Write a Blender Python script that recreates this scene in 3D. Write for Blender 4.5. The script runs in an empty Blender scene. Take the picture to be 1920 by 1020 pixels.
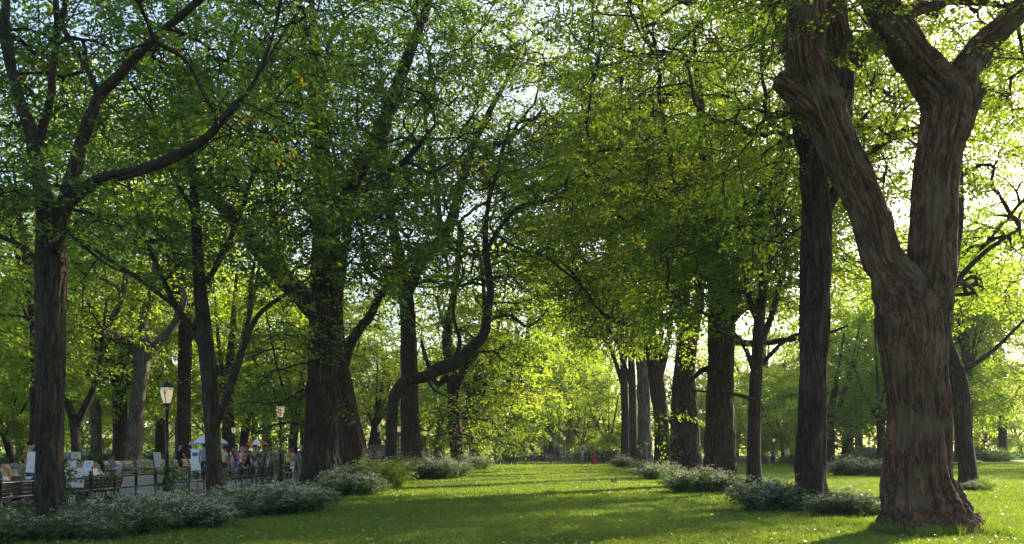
import bpy, math, random
import numpy as np
from mathutils import Vector, Matrix

random.seed(7)
RNG = np.random.default_rng(7)
sc = bpy.context.scene
COL = sc.collection
F, CX, HY, H = 1700.0, 960.0, 843.0, 1.55      # focal length in photo pixels, principal column, horizon row, eye height


def at(px, py, d):
    return np.array([(px - CX) / F * d, d, H + (HY - py) / F * d])


def gd(py):
    return F * H / (py - HY)


def R(a):
    return math.radians(a)


# ------------------------------------------------------------------ noise
_perm = np.random.default_rng(99).integers(0, 2 ** 31, 4096)
_g = np.random.default_rng(98).normal(size=(256, 3))
_g /= np.linalg.norm(_g, axis=1)[:, None]


def pnoise(p, seed=0):
    p = np.asarray(p, float)
    i = np.floor(p).astype(np.int64)
    f = p - i
    u = f * f * f * (f * (f * 6 - 15) + 10)
    out = 0
    for dx in (0, 1):
        for dy in (0, 1):
            for dz in (0, 1):
                h = _perm[(i[:, 0] + dx) & 4095]
                h = _perm[(h + i[:, 1] + dy + seed * 17) & 4095]
                h = _perm[(h + i[:, 2] + dz) & 4095]
                g = _g[h & 255]
                w = (u[:, 0] if dx else 1 - u[:, 0]) * (u[:, 1] if dy else 1 - u[:, 1]) * (u[:, 2] if dz else 1 - u[:, 2])
                out = out + w * ((f[:, 0] - dx) * g[:, 0] + (f[:, 1] - dy) * g[:, 1] + (f[:, 2] - dz) * g[:, 2])
    return out


# ------------------------------------------------------------------ materials
def new_mat(name):
    m = bpy.data.materials.new(name)
    m.use_nodes = True
    nt = m.node_tree
    nt.nodes.clear()
    out = nt.nodes.new('ShaderNodeOutputMaterial')
    return m, nt, out


def nd(nt, typ, **kw):
    n = nt.nodes.new(typ)
    for k, v in kw.items():
        if k.startswith('i_'):
            n.inputs[k[2:].replace('_', ' ')].default_value = v
        else:
            setattr(n, k, v)
    return n


def ramp(nt, fac, stops, interp='LINEAR'):
    r = nt.nodes.new('ShaderNodeValToRGB')
    r.color_ramp.interpolation = interp
    el = r.color_ramp.elements
    while len(el) > 1:
        el.remove(el[-1])
    el[0].position = stops[0][0]
    el[0].color = (*stops[0][1], 1)
    for p, c in stops[1:]:
        e = el.new(p)
        e.color = (*c, 1)
    nt.links.new(fac, r.inputs[0])
    return r.outputs[0]


def plain(name, col, rough=0.6, metal=0.0, noise=0.12, scale=8.0, spec=0.4):
    m, nt, out = new_mat(name)
    p = nd(nt, 'ShaderNodeBsdfPrincipled')
    p.inputs['Roughness'].default_value = rough
    p.inputs['Metallic'].default_value = metal
    p.inputs['Specular IOR Level'].default_value = spec
    tc = nd(nt, 'ShaderNodeTexCoord')
    n = nd(nt, 'ShaderNodeTexNoise')
    n.inputs['Scale'].default_value = scale
    n.inputs['Detail'].default_value = 4
    nt.links.new(tc.outputs['Object'], n.inputs['Vector'])
    a = tuple(c * (1 - noise) for c in col)
    b = tuple(min(1, c * (1 + noise)) for c in col)
    nt.links.new(ramp(nt, n.outputs['Fac'], [(0.3, a), (0.7, b)]), p.inputs['Base Color'])
    nt.links.new(p.outputs[0], out.inputs[0])
    return m


def leaf_mat(name, refl, trans, mix=0.45, rough=0.45):
    m, nt, out = new_mat(name)
    at_ = nd(nt, 'ShaderNodeAttribute', attribute_name='tint')
    ge = nd(nt, 'ShaderNodeNewGeometry')
    mul = nd(nt, 'ShaderNodeMath', operation='MULTIPLY')
    mul.inputs[1].default_value = 0.35
    nt.links.new(ge.outputs['Random Per Island'], mul.inputs[0])
    add = nd(nt, 'ShaderNodeMath', operation='MULTIPLY_ADD')
    add.inputs[1].default_value = 0.65
    nt.links.new(at_.outputs['Fac'], add.inputs[0])
    nt.links.new(mul.outputs[0], add.inputs[2])
    c1 = ramp(nt, add.outputs[0], refl)
    c2 = ramp(nt, add.outputs[0], trans)
    p = nd(nt, 'ShaderNodeBsdfPrincipled')
    p.inputs['Roughness'].default_value = rough
    p.inputs['Specular IOR Level'].default_value = 0.35
    nt.links.new(c1, p.inputs['Base Color'])
    t = nd(nt, 'ShaderNodeBsdfTranslucent')
    nt.links.new(c2, t.inputs['Color'])
    mx = nd(nt, 'ShaderNodeMixShader')
    mx.inputs[0].default_value = mix
    nt.links.new(p.outputs[0], mx.inputs[1])
    nt.links.new(t.outputs[0], mx.inputs[2])
    nt.links.new(mx.outputs[0], out.inputs[0])
    return m


def bark_mat(name, dark, light, freq=9.0, along=0.16, bump=0.9, dist=0.04, moss=None):
    m, nt, out = new_mat(name)
    a = nd(nt, 'ShaderNodeAttribute', attribute_name='bark')
    mp = nd(nt, 'ShaderNodeMapping')
    mp.inputs['Scale'].default_value = (freq, freq, freq * along)
    nt.links.new(a.outputs['Vector'], mp.inputs['Vector'])
    n1 = nd(nt, 'ShaderNodeTexNoise')
    n1.inputs['Scale'].default_value = 1.0
    n1.inputs['Detail'].default_value = 6
    n1.inputs['Roughness'].default_value = 0.62
    n1.inputs['Distortion'].default_value = 0.6
    nt.links.new(mp.outputs[0], n1.inputs['Vector'])
    n2 = nd(nt, 'ShaderNodeTexNoise')
    n2.inputs['Scale'].default_value = 0.9
    n2.inputs['Detail'].default_value = 5
    nt.links.new(a.outputs['Vector'], n2.inputs['Vector'])
    # ridges: distance of the noise from its middle
    s = nd(nt, 'ShaderNodeMath', operation='SUBTRACT')
    s.inputs[1].default_value = 0.5
    nt.links.new(n1.outputs['Fac'], s.inputs[0])
    ab = nd(nt, 'ShaderNodeMath', operation='ABSOLUTE')
    nt.links.new(s.outputs[0], ab.inputs[0])
    mu = nd(nt, 'ShaderNodeMath', operation='MULTIPLY', use_clamp=True)
    mu.inputs[1].default_value = 5.0
    nt.links.new(ab.outputs[0], mu.inputs[0])
    mid = tuple((x + y) / 2 for x, y in zip(dark, light))
    c = ramp(nt, mu.outputs[0], [(0.0, dark), (0.35, mid), (1.0, light)])
    mix = nd(nt, 'ShaderNodeMixRGB', blend_type='MULTIPLY')
    mix.inputs[0].default_value = 0.8
    nt.links.new(c, mix.inputs[1])
    nt.links.new(ramp(nt, n2.outputs['Fac'], [(0.3, (0.55, 0.52, 0.5)), (0.7, (1.25, 1.2, 1.1))]), mix.inputs[2])
    col = mix.outputs[0]
    if moss:
        n3 = nd(nt, 'ShaderNodeTexNoise')
        n3.inputs['Scale'].default_value = 1.7
        n3.inputs['Detail'].default_value = 6
        nt.links.new(a.outputs['Vector'], n3.inputs['Vector'])
        mm = nd(nt, 'ShaderNodeMixRGB')
        nt.links.new(ramp(nt, n3.outputs['Fac'], [(0.5, (0, 0, 0)), (0.7, (0.8, 0.8, 0.8))]), mm.inputs[0])
        nt.links.new(col, mm.inputs[1])
        mm.inputs[2].default_value = (*moss, 1)
        col = mm.outputs[0]
    p = nd(nt, 'ShaderNodeBsdfPrincipled')
    p.inputs['Roughness'].default_value = 0.9
    p.inputs['Specular IOR Level'].default_value = 0.2
    nt.links.new(col, p.inputs['Base Color'])
    b = nd(nt, 'ShaderNodeBump')
    b.inputs['Strength'].default_value = bump
    b.inputs['Distance'].default_value = dist
    nt.links.new(mu.outputs[0], b.inputs['Height'])
    nt.links.new(b.outputs[0], p.inputs['Normal'])
    nt.links.new(p.outputs[0], out.inputs[0])
    return m


M = {}
# leaves: darker elm greens with a few yellowing sprays
M['leaf_dark'] = leaf_mat('elm_leaf_dark',
    [(0, (0.024, 0.056, 0.016)), (0.45, (0.038, 0.085, 0.02)), (0.8, (0.06, 0.11, 0.02)), (0.93, (0.13, 0.13, 0.015)), (1, (0.34, 0.19, 0.02))],
    [(0, (0.06, 0.16, 0.015)), (0.45, (0.14, 0.28, 0.02)), (0.8, (0.25, 0.36, 0.02)), (0.93, (0.40, 0.34, 0.02)), (1, (0.6, 0.32, 0.02))])
M['leaf_mid'] = leaf_mat('elm_leaf_mid',
    [(0, (0.03, 0.065, 0.014)), (0.5, (0.052, 0.10, 0.018)), (0.85, (0.085, 0.125, 0.02)), (1, (0.22, 0.16, 0.02))],
    [(0, (0.13, 0.25, 0.015)), (0.5, (0.28, 0.42, 0.025)), (0.85, (0.42, 0.48, 0.025)), (1, (0.6, 0.42, 0.02))], mix=0.5)
M['leaf_bright'] = leaf_mat('leaf_bright',
    [(0, (0.04, 0.08, 0.018)), (0.5, (0.08, 0.125, 0.02)), (0.9, (0.12, 0.15, 0.02)), (1, (0.2, 0.18, 0.03))],
    [(0, (0.25, 0.45, 0.035)), (0.5, (0.44, 0.63, 0.045)), (0.9, (0.62, 0.68, 0.05)), (1, (0.75, 0.58, 0.05))], mix=0.58)
M['leaf_blue'] = leaf_mat('leaf_bluish',
    [(0, (0.022, 0.055, 0.03)), (0.5, (0.04, 0.085, 0.035)), (1, (0.07, 0.115, 0.035))],
    [(0, (0.08, 0.2, 0.05)), (0.5, (0.16, 0.32, 0.06)), (1, (0.28, 0.42, 0.05))])
M['shrub_leaf'] = leaf_mat('shrub_leaf',
    [(0, (0.022, 0.05, 0.022)), (0.5, (0.04, 0.085, 0.03)), (1, (0.08, 0.11, 0.03))],
    [(0, (0.05, 0.13, 0.02)), (0.5, (0.1, 0.2, 0.03)), (1, (0.22, 0.25, 0.03))], mix=0.35)
M['blossom'] = leaf_mat('white_blossom',
    [(0, (0.42, 0.40, 0.30)), (0.6, (0.58, 0.54, 0.42)), (1, (0.66, 0.60, 0.46))],
    [(0, (0.4, 0.4, 0.3)), (1, (0.6, 0.58, 0.45))], mix=0.3, rough=0.8)
M['grass'] = leaf_mat('grass_blade',
    [(0, (0.028, 0.082, 0.014)), (0.6, (0.052, 0.122, 0.018)), (0.93, (0.105, 0.145, 0.025)), (1, (0.16, 0.15, 0.05))],
    [(0, (0.10, 0.22, 0.014)), (0.6, (0.25, 0.35, 0.02)), (0.93, (0.38, 0.40, 0.03)), (1, (0.34, 0.32, 0.08))], mix=0.45)
M['fallen'] = leaf_mat('fallen_leaf',
    [(0, (0.16, 0.07, 0.02)), (0.5, (0.28, 0.16, 0.03)), (1, (0.34, 0.25, 0.06))],
    [(0, (0.3, 0.14, 0.03)), (1, (0.5, 0.35, 0.05))], mix=0.25)
M['bark_big'] = bark_mat('bark_big', (0.022, 0.012, 0.007), (0.165, 0.098, 0.060), freq=11, along=0.16, bump=0.6, dist=0.02, moss=(0.11, 0.078, 0.048))
M['bark'] = bark_mat('bark_elm', (0.018, 0.012, 0.009), (0.105, 0.078, 0.056), freq=9, along=0.14, bump=1.0, dist=0.05)
M['bark_moss'] = bark_mat('bark_mossy', (0.016, 0.013, 0.010), (0.085, 0.068, 0.05), freq=10, along=0.16, bump=1.0, dist=0.035, moss=(0.05, 0.055, 0.025))
M['bark_grey'] = bark_mat('bark_grey', (0.05, 0.045, 0.038), (0.23, 0.205, 0.17), freq=5, along=0.15, bump=0.7, dist=0.04)
M['iron'] = plain('black_iron', (0.012, 0.012, 0.013), rough=0.38, spec=0.6)
M['wood_slat'] = plain('weathered_slat', (0.17, 0.155, 0.13), rough=0.6, noise=0.25, scale=5)
M['slat_dark'] = plain('dark_slat', (0.035, 0.03, 0.026), rough=0.5, noise=0.25, scale=5)
M['stone'] = plain('grey_stone', (0.3, 0.29, 0.27), rough=0.85, noise=0.25, scale=3)
M['granite'] = plain('reddish_granite', (0.2, 0.14, 0.12), rough=0.7, noise=0.2, scale=14)
M['bronze'] = plain('dark_bronze', (0.03, 0.034, 0.032), rough=0.45, metal=0.6)
M['rock'] = plain('schist_rock', (0.2, 0.2, 0.2), rough=0.9, noise=0.4, scale=1.5)
M['white_board'] = plain('white_board', (0.45, 0.45, 0.43), rough=0.6, noise=0.03)
M['white_paint'] = plain('white_painted_panel', (0.7, 0.7, 0.68), rough=0.5, noise=0.06)
M['ink'] = plain('drawing_ink', (0.05, 0.06, 0.08), rough=0.8, noise=0.3)
M['ink_soft'] = plain('drawing_grey', (0.25, 0.3, 0.34), rough=0.8, noise=0.3)
M['blue_panel'] = plain('blue_picture', (0.06, 0.12, 0.3), rough=0.6, noise=0.4, scale=20)
M['steel'] = plain('brushed_steel', (0.5, 0.5, 0.5), rough=0.35, metal=0.8)
M['paper'] = plain('paper', (0.75, 0.75, 0.73), rough=0.8, noise=0.04)
M['fur'] = plain('grey_brown_fur', (0.2, 0.15, 0.11), rough=0.9, noise=0.3, scale=30)
M['fur_pale'] = plain('pale_fur', (0.45, 0.36, 0.28), rough=0.95, noise=0.25, scale=30)


def glass_mat():
    m, nt, out = new_mat('lamp_glass')
    p = nd(nt, 'ShaderNodeBsdfPrincipled')
    p.inputs['Base Color'].default_value = (0.8, 0.74, 0.6, 1)
    p.inputs['Roughness'].default_value = 0.35
    t = nd(nt, 'ShaderNodeBsdfTranslucent')
    t.inputs['Color'].default_value = (0.9, 0.85, 0.7, 1)
    mx = nd(nt, 'ShaderNodeMixShader')
    mx.inputs[0].default_value = 0.55
    e = nd(nt, 'ShaderNodeEmission')
    e.inputs['Color'].default_value = (1.0, 0.78, 0.46, 1)
    e.inputs['Strength'].default_value = 0.09
    ad = nd(nt, 'ShaderNodeAddShader')
    nt.links.new(p.outputs[0], mx.inputs[1])
    nt.links.new(t.outputs[0], mx.inputs[2])
    nt.links.new(mx.outputs[0], ad.inputs[0])
    nt.links.new(e.outputs[0], ad.inputs[1])
    nt.links.new(ad.outputs[0], out.inputs[0])
    return m


M['lamp_glass'] = glass_mat()


def lawn_mat():
    m, nt, out = new_mat('lawn')
    tc = nd(nt, 'ShaderNodeTexCoord')
    p = nd(nt, 'ShaderNodeBsdfPrincipled')
    p.inputs['Roughness'].default_value = 0.9
    p.inputs['Specular IOR Level'].default_value = 0.15
    n1 = nd(nt, 'ShaderNodeTexNoise')
    n1.inputs['Scale'].default_value = 0.35
    n1.inputs['Detail'].default_value = 7
    n1.inputs['Roughness'].default_value = 0.65
    n2 = nd(nt, 'ShaderNodeTexNoise')
    n2.inputs['Scale'].default_value = 16
    n2.inputs['Detail'].default_value = 5
    n2.inputs['Roughness'].default_value = 0.7
    for n in (n1, n2):
        nt.links.new(tc.outputs['Object'], n.inputs['Vector'])
    c1 = ramp(nt, n1.outputs['Fac'], [(0.3, (0.045, 0.10, 0.016)), (0.55, (0.075, 0.14, 0.02)), (0.75, (0.115, 0.155, 0.03))])
    mx = nd(nt, 'ShaderNodeMixRGB', blend_type='MULTIPLY')
    mx.inputs[0].default_value = 0.75
    nt.links.new(c1, mx.inputs[1])
    nt.links.new(ramp(nt, n2.outputs['Fac'], [(0.3, (0.4, 0.45, 0.4)), (0.7, (1.4, 1.35, 1.3))]), mx.inputs[2])
    nt.links.new(mx.outputs[0], p.inputs['Base Color'])
    b = nd(nt, 'ShaderNodeBump')
    b.inputs['Strength'].default_value = 1.0
    b.inputs['Distance'].default_value = 0.07
    nt.links.new(n2.outputs['Fac'], b.inputs['Height'])
    nt.links.new(b.outputs[0], p.inputs['Normal'])
    t = nd(nt, 'ShaderNodeBsdfTranslucent')
    nt.links.new(p.outputs[0], out.inputs[0])
    return m


def path_mat():
    m, nt, out = new_mat('hexagon_paving')
    tc = nd(nt, 'ShaderNodeTexCoord')
    p = nd(nt, 'ShaderNodeBsdfPrincipled')
    p.inputs['Roughness'].default_value = 0.85
    v = nd(nt, 'ShaderNodeTexVoronoi')
    v.inputs['Scale'].default_value = 4.5
    v.inputs['Randomness'].default_value = 0.15
    n = nd(nt, 'ShaderNodeTexNoise')
    n.inputs['Scale'].default_value = 0.6
    n.inputs['Detail'].default_value = 6
    nt.links.new(tc.outputs['Object'], v.inputs['Vector'])
    nt.links.new(tc.outputs['Object'], n.inputs['Vector'])
    c = ramp(nt, v.outputs['Distance'], [(0.0, (0.21, 0.185, 0.165)), (0.42, (0.19, 0.165, 0.15)), (0.5, (0.10, 0.09, 0.085))])
    mx = nd(nt, 'ShaderNodeMixRGB', blend_type='MULTIPLY')
    mx.inputs[0].default_value = 0.7
    nt.links.new(c, mx.inputs[1])
    nt.links.new(ramp(nt, n.outputs['Fac'], [(0.3, (0.7, 0.7, 0.7)), (0.7, (1.2, 1.2, 1.2))]), mx.inputs[2])
    nt.links.new(mx.outputs[0], p.inputs['Base Color'])
    nt.links.new(p.outputs[0], out.inputs[0])
    return m


M['lawn'] = lawn_mat()
M['path'] = path_mat()


# ------------------------------------------------------------------ mesh buffer
def catmull(P, n=10):
    P = np.asarray(P, float)
    Q = np.vstack([2 * P[0] - P[1], P, 2 * P[-1] - P[-2]])
    t = np.linspace(0, 1, n, endpoint=False)[:, None]
    out = []
    for i in range(1, len(Q) - 2):
        a, b, c, d = Q[i - 1], Q[i], Q[i + 1], Q[i + 2]
        out.append(0.5 * (2 * b + (c - a) * t + (2 * a - 5 * b + 4 * c - d) * t ** 2 + (3 * b - a - 3 * c + d) * t ** 3))
    out.append(P[-1:])
    return np.vstack(out)


class MB:
    def __init__(self):
        self.V, self.F, self.A, self.n = [], [], [], 0

    def add(self, V, Fs, attr=None):
        V = np.asarray(V, float)
        self.V.append(V)
        for f in (Fs if isinstance(Fs, list) else [Fs]):
            self.F.append(np.asarray(f, np.int64) + self.n)
        self.A.append(np.zeros((len(V), 3)) if attr is None else attr)
        self.n += len(V)

    def tube(self, P, rad, ns=12, step=None, smooth=True, wob=0.0, seed=0, flare=0.0, ridge=None, cap=True, groove=0.0):
        P = np.asarray(P, float)
        rad = np.asarray(rad, float)
        if smooth and len(P) > 2:
            D = catmull(np.column_stack([P, rad]))
        else:
            D = np.column_stack([P, rad])
        if step:
            s = np.r_[0, np.cumsum(np.linalg.norm(np.diff(D[:, :3], axis=0), axis=1))]
            k = max(2, int(s[-1] / step) + 1)
            q = np.linspace(0, s[-1], k)
            D = np.column_stack([np.interp(q, s, D[:, j]) for j in range(4)])
        P, r = D[:, :3], np.maximum(D[:, 3], 0.001)
        k = len(P)
        T = np.gradient(P, axis=0)
        T /= np.linalg.norm(T, axis=1)[:, None] + 1e-9
        u = np.cross(T[0], [0, 1, 0.01])
        if np.linalg.norm(u) < 0.2:
            u = np.cross(T[0], [1, 0, 0])
        U = np.empty((k, 3))
        for i in range(k):
            u = u - T[i] * u.dot(T[i])
            u = u / (np.linalg.norm(u) + 1e-9)
            U[i] = u
        W = np.cross(T, U)
        th = np.linspace(0, 2 * np.pi, ns, endpoint=False)
        s = np.r_[0, np.cumsum(np.linalg.norm(np.diff(P, axis=0), axis=1))]
        c, si = np.cos(th), np.sin(th)
        rr = np.repeat(r[:, None], ns, 1)
        ang = np.stack([np.broadcast_to(c, (k, ns)), np.broadcast_to(si, (k, ns)), np.broadcast_to(s[:, None], (k, ns))], -1)
        if wob:
            nn = pnoise((ang * [1.3, 1.3, 0.55]).reshape(-1, 3) + seed * 3.7, seed).reshape(k, ns)
            nn += 0.5 * pnoise((ang * [2.6, 2.6, 1.1]).reshape(-1, 3) + seed * 1.7, seed + 1).reshape(k, ns)
            rr = rr * (1 + wob * nn)
        if groove:
            for a0, wdt in ((1.3, 0.35), (3.6, 0.3), (4.9, 0.28)):
                dd = np.angle(np.exp(1j * (th - a0 - 0.25)))[None, :] + 0.12 * np.sin(s * 1.1 + a0)[:, None]
                rr = rr * (1 - groove * np.exp(-(dd / wdt) ** 2))
        if flare:
            lob = 0.5 + 0.5 * np.cos(th * 5 + seed) + 0.5 * np.cos(th * 3 + seed * 2.1)
            rr = rr * (1 + flare * np.exp(-s / 0.45)[:, None] * lob[None, :])
        a = np.stack([rr * c, rr * si, np.broadcast_to(s[:, None], (k, ns))], -1) + seed * 5.3
        if ridge:
            depth, fr = ridge
            q = a * [fr, fr, fr * 0.13]
            q = q.reshape(-1, 3)
            w = pnoise(q * 0.35, seed + 5) * 0.9
            q[:, 0] += w
            q[:, 1] += w
            n1 = np.abs(pnoise(q, seed + 3))
            n2 = np.abs(pnoise(q * [2.1, 2.1, 2.6], seed + 4))
            hgt = np.clip(n1 * 2.6, 0, 1) * 0.75 + np.clip(n2 * 2.4, 0, 1) * 0.25
            rr = rr + depth * (hgt.reshape(k, ns) - 0.6)
        V = P[:, None, :] + rr[..., None] * (U[:, None, :] * c[None, :, None] + W[:, None, :] * si[None, :, None])
        V = V.reshape(-1, 3)
        i = np.arange(k - 1)[:, None] * ns
        j = np.arange(ns)[None, :]
        j2 = (j + 1) % ns
        Q = np.stack([i + j, i + j2, i + ns + j2, i + ns + j], -1).reshape(-1, 4)
        A = a.reshape(-1, 3)
        fs = [Q]
        if cap:
            V = np.vstack([V, P[-1] + T[-1] * r[-1] * 0.5, P[0]])
            A = np.vstack([A, A[-1], A[0]])
            e = k * ns
            fs.append(np.stack([(k - 1) * ns + j[0], (k - 1) * ns + j2[0], np.full(ns, e)], -1))
            fs.append(np.stack([j2[0], j[0], np.full(ns, e + 1)], -1))
        self.add(V, fs, A)
        return P, r

    def box(self, c, s, rot=None):
        x, y, z = np.array(s) / 2.0
        V = np.array([[-x, -y, -z], [x, -y, -z], [x, y, -z], [-x, y, -z], [-x, -y, z], [x, -y, z], [x, y, z], [-x, y, z]])
        if rot is not None:
            V = V @ np.array(rot).T
        self.add(V + np.array(c), [np.array([[0, 3, 2, 1], [4, 5, 6, 7], [0, 1, 5, 4], [1, 2, 6, 5], [2, 3, 7, 6], [3, 0, 4, 7]])])

    def lathe(self, prof, c=(0, 0, 0), ns=12):
        k = len(prof)
        th = np.linspace(0, 2 * np.pi, ns, endpoint=False)
        V = np.array([[r * math.cos(t), r * math.sin(t), z] for r, z in prof for t in th]) + np.array(c)
        i = np.arange(k - 1)[:, None] * ns
        j = np.arange(ns)[None, :]
        j2 = (j + 1) % ns
        self.add(V, [np.stack([i + j, i + j2, i + ns + j2, i + ns + j], -1).reshape(-1, 4),
                     np.arange(ns)[::-1][None, :], (np.arange(ns) + (k - 1) * ns)[None, :]])

    def ball(self, c, r, ns=10, nr=6):
        r = np.array(r if hasattr(r, '__len__') else (r, r, r))
        ph = np.linspace(-np.pi / 2 + 0.12, np.pi / 2 - 0.12, nr)
        m = self.n
        prof = [(math.cos(p), math.sin(p)) for p in ph]
        self.lathe(prof, (0, 0, 0), ns)
        self.V[-1] = self.V[-1] * r + np.array(c)

    def mesh(self, name, smooth=True, bark=False):
        me = bpy.data.meshes.new(name)
        V = np.vstack(self.V)
        me.vertices.add(len(V))
        me.vertices.foreach_set('co', V.astype(np.float32).ravel())
        tot = np.concatenate([np.full(len(f), f.shape[1]) for f in self.F])
        idx = np.concatenate([f.ravel() for f in self.F])
        me.loops.add(len(idx))
        me.loops.foreach_set('vertex_index', idx.astype(np.int32))
        me.polygons.add(len(tot))
        st = np.r_[0, np.cumsum(tot)[:-1]]
        me.polygons.foreach_set('loop_start', st.astype(np.int32))
        me.polygons.foreach_set('loop_total', tot.astype(np.int32))
        me.polygons.foreach_set('use_smooth', np.full(len(tot), smooth))
        if bark:
            at_ = me.attributes.new('bark', 'FLOAT_VECTOR', 'POINT')
            at_.data.foreach_set('vector', np.vstack(self.A).astype(np.float32).ravel())
        me.update(calc_edges=True)
        return me

    def build(self, name, mat, parent=None, smooth=True, bark=False):
        return link(name, self.mesh(name, smooth, bark), mat, parent)


def link(name, me, mat=None, parent=None):
    o = bpy.data.objects.new(name, me)
    COL.objects.link(o)
    if mat is not None:
        if not me.materials:
            me.materials.append(mat)
        elif me.materials[0] != mat:
            o.material_slots[0].link = 'OBJECT'
            o.material_slots[0].material = mat
    if parent is not None:
        o.parent = parent
    return o


def tag(o, label=None, cat=None, group=None, kind=None):
    if label:
        o['label'] = label
    if cat:
        o['category'] = cat
    if group:
        o['group'] = group
    if kind:
        o['kind'] = kind
    return o


def empty(name, loc=(0, 0, 0), rz=0.0, label=None, cat=None, group=None):
    o = bpy.data.objects.new(name, None)
    COL.objects.link(o)
    o.empty_display_size = 0.2
    o.location = Vector([float(v) for v in loc])
    o.rotation_euler = (0, 0, rz)
    return tag(o, label, cat, group)


KIDS = {}


def copy_tree(o, parent=None):
    c = o.copy()
    COL.objects.link(c)
    if parent is not None:
        c.parent = parent
    for ch in o.children:
        copy_tree(ch, c)
    return c


# ------------------------------------------------------------------ leaves
def leaf_quads(C, X, N, ln, wd):
    """leaf diamonds with centre base C, long axis X, normal N"""
    X = X / (np.linalg.norm(X, axis=1)[:, None] + 1e-9)
    S = np.cross(N, X)
    S /= np.linalg.norm(S, axis=1)[:, None] + 1e-9
    N2 = np.cross(X, S)
    ln = ln[:, None]
    wd = wd[:, None]
    b = C
    l = C + X * ln * 0.45 + S * wd * 0.5 + N2 * ln * 0.08
    r = C + X * ln * 0.45 - S * wd * 0.5 + N2 * ln * 0.08
    t = C + X * ln - N2 * ln * 0.12
    return np.stack([b, r, t, l], 1).reshape(-1, 3)


def leaf_mesh(name, V, tint, wood=None):
    """leaf quads, and with them the twigs that carry them (second material)"""
    me = bpy.data.meshes.new(name)
    n = len(V)
    fs = [np.arange(n).reshape(-1, 4)]
    A = np.zeros((n, 3))
    nl = n // 4
    T = np.repeat(tint, 4)
    if wood is not None and wood.n:
        W = np.vstack(wood.V)
        A = np.vstack([A, np.vstack(wood.A)])
        fs += [f + n for f in wood.F]
        V = np.vstack([V, W])
        T = np.r_[T, np.zeros(len(W))]
    me.vertices.add(len(V))
    me.vertices.foreach_set('co', V.astype(np.float32).ravel())
    tot = np.concatenate([np.full(len(f), f.shape[1]) for f in fs])
    idx = np.concatenate([f.ravel() for f in fs])
    me.loops.add(len(idx))
    me.loops.foreach_set('vertex_index', idx.astype(np.int32))
    me.polygons.add(len(tot))
    me.polygons.foreach_set('loop_start', np.r_[0, np.cumsum(tot)[:-1]].astype(np.int32))
    me.polygons.foreach_set('loop_total', tot.astype(np.int32))
    mi = np.zeros(len(tot), np.int32)
    mi[nl:] = 1
    me.polygons.foreach_set('use_smooth', mi.astype(bool))
    a = me.attributes.new('tint', 'FLOAT', 'POINT')
    a.data.foreach_set('value', T.astype(np.float32))
    if wood is not None:
        a = me.attributes.new('bark', 'FLOAT_VECTOR', 'POINT')
        a.data.foreach_set('vector', A.astype(np.float32).ravel())
        me.materials.append(None)
        me.materials.append(None)
        me.polygons.foreach_set('material_index', mi)
    me.update(calc_edges=True)
    return me


def add_ribs(mb, O, D, r):
    """the twig down the middle of each fan: a slender three sided spike"""
    S = len(O)
    U = np.cross(D, [0.1, 0.2, 1.0])
    U /= np.linalg.norm(U, axis=1)[:, None] + 1e-9
    W = np.cross(D, U)
    W /= np.linalg.norm(W, axis=1)[:, None] + 1e-9
    r = r[:, None]
    tip = O + D
    tip[:, 2] -= 0.12 * np.linalg.norm(D, axis=1)
    V = np.stack([O + U * r, O - U * r * .5 + W * r * .87, O - U * r * .5 - W * r * .87, tip], 1).reshape(-1, 3)
    i = np.arange(S)[:, None] * 4
    F_ = np.concatenate([i + [[0, 1, 3]], i + [[1, 2, 3]], i + [[2, 0, 3]]])
    mb.add(V, [F_], V.copy())


def sprays(O, A, n, leaf, rng, size=8.5, droop=0.25, ribs=None, ribs_at=None):
    """flat fans of n leaves each, at O along A; returns vertices and a tint per leaf"""
    S = len(O)
    if S == 0:
        return np.zeros((0, 3)), np.zeros(0)
    A = A.copy()
    A[:, 2] = A[:, 2] * 0.35 - droop * rng.random(S)
    A += rng.normal(0, 0.12, (S, 3))
    A /= np.linalg.norm(A, axis=1)[:, None] + 1e-9
    up = np.array([0, 0, 1.0]) + rng.normal(0, 0.28, (S, 3))
    B = np.cross(up, A)
    B /= np.linalg.norm(B, axis=1)[:, None] + 1e-9
    Nn = np.cross(A, B)
    L = leaf * size * rng.uniform(0.6, 1.25, S)
    t = rng.random((S, n)) ** 0.8
    sd = rng.choice([-1.0, 1.0], (S, n))
    w = np.sin(np.pi * np.clip(t * 0.85 + 0.1, 0, 1)) * 0.55
    q = rng.random((S, n)) * w
    off = (t * L[:, None])[..., None] * A[:, None, :] + (q * sd * L[:, None])[..., None] * B[:, None, :]
    off = off + rng.normal(0, 0.07, (S, n))[..., None] * L[:, None, None] * Nn[:, None, :]
    off[..., 2] -= (t ** 2) * L[:, None] * 0.18
    C = (O[:, None, :] + off).reshape(-1, 3)
    X = (A[:, None, :] * 0.7 + sd[..., None] * B[:, None, :] * 0.7 + rng.normal(0, 0.3, (S, n, 3)))
    X[..., 2] -= 0.2
    NN = Nn[:, None, :] + rng.normal(0, 0.42, (S, n, 3))
    ln = leaf * np.repeat(rng.uniform(0.75, 1.2, S), n) * rng.uniform(0.5, 1.25, S * n)
    wd = ln * rng.uniform(0.5, 0.68, S * n)
    V = leaf_quads(C, X.reshape(-1, 3), NN.reshape(-1, 3), ln, wd)
    tint = np.clip(rng.beta(2.2, 2.6, S), 0, 1)
    tint = np.where(rng.random(S) < 0.045, 1.0, tint)
    tint = np.clip(np.repeat(tint, n) + rng.normal(0, 0.07, S * n), 0, 1)
    if ribs is not None:
        add_ribs(ribs, O - (ribs_at if ribs_at is not None else 0), A * L[:, None] * 0.85, L * 0.018)
    return V, tint


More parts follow.
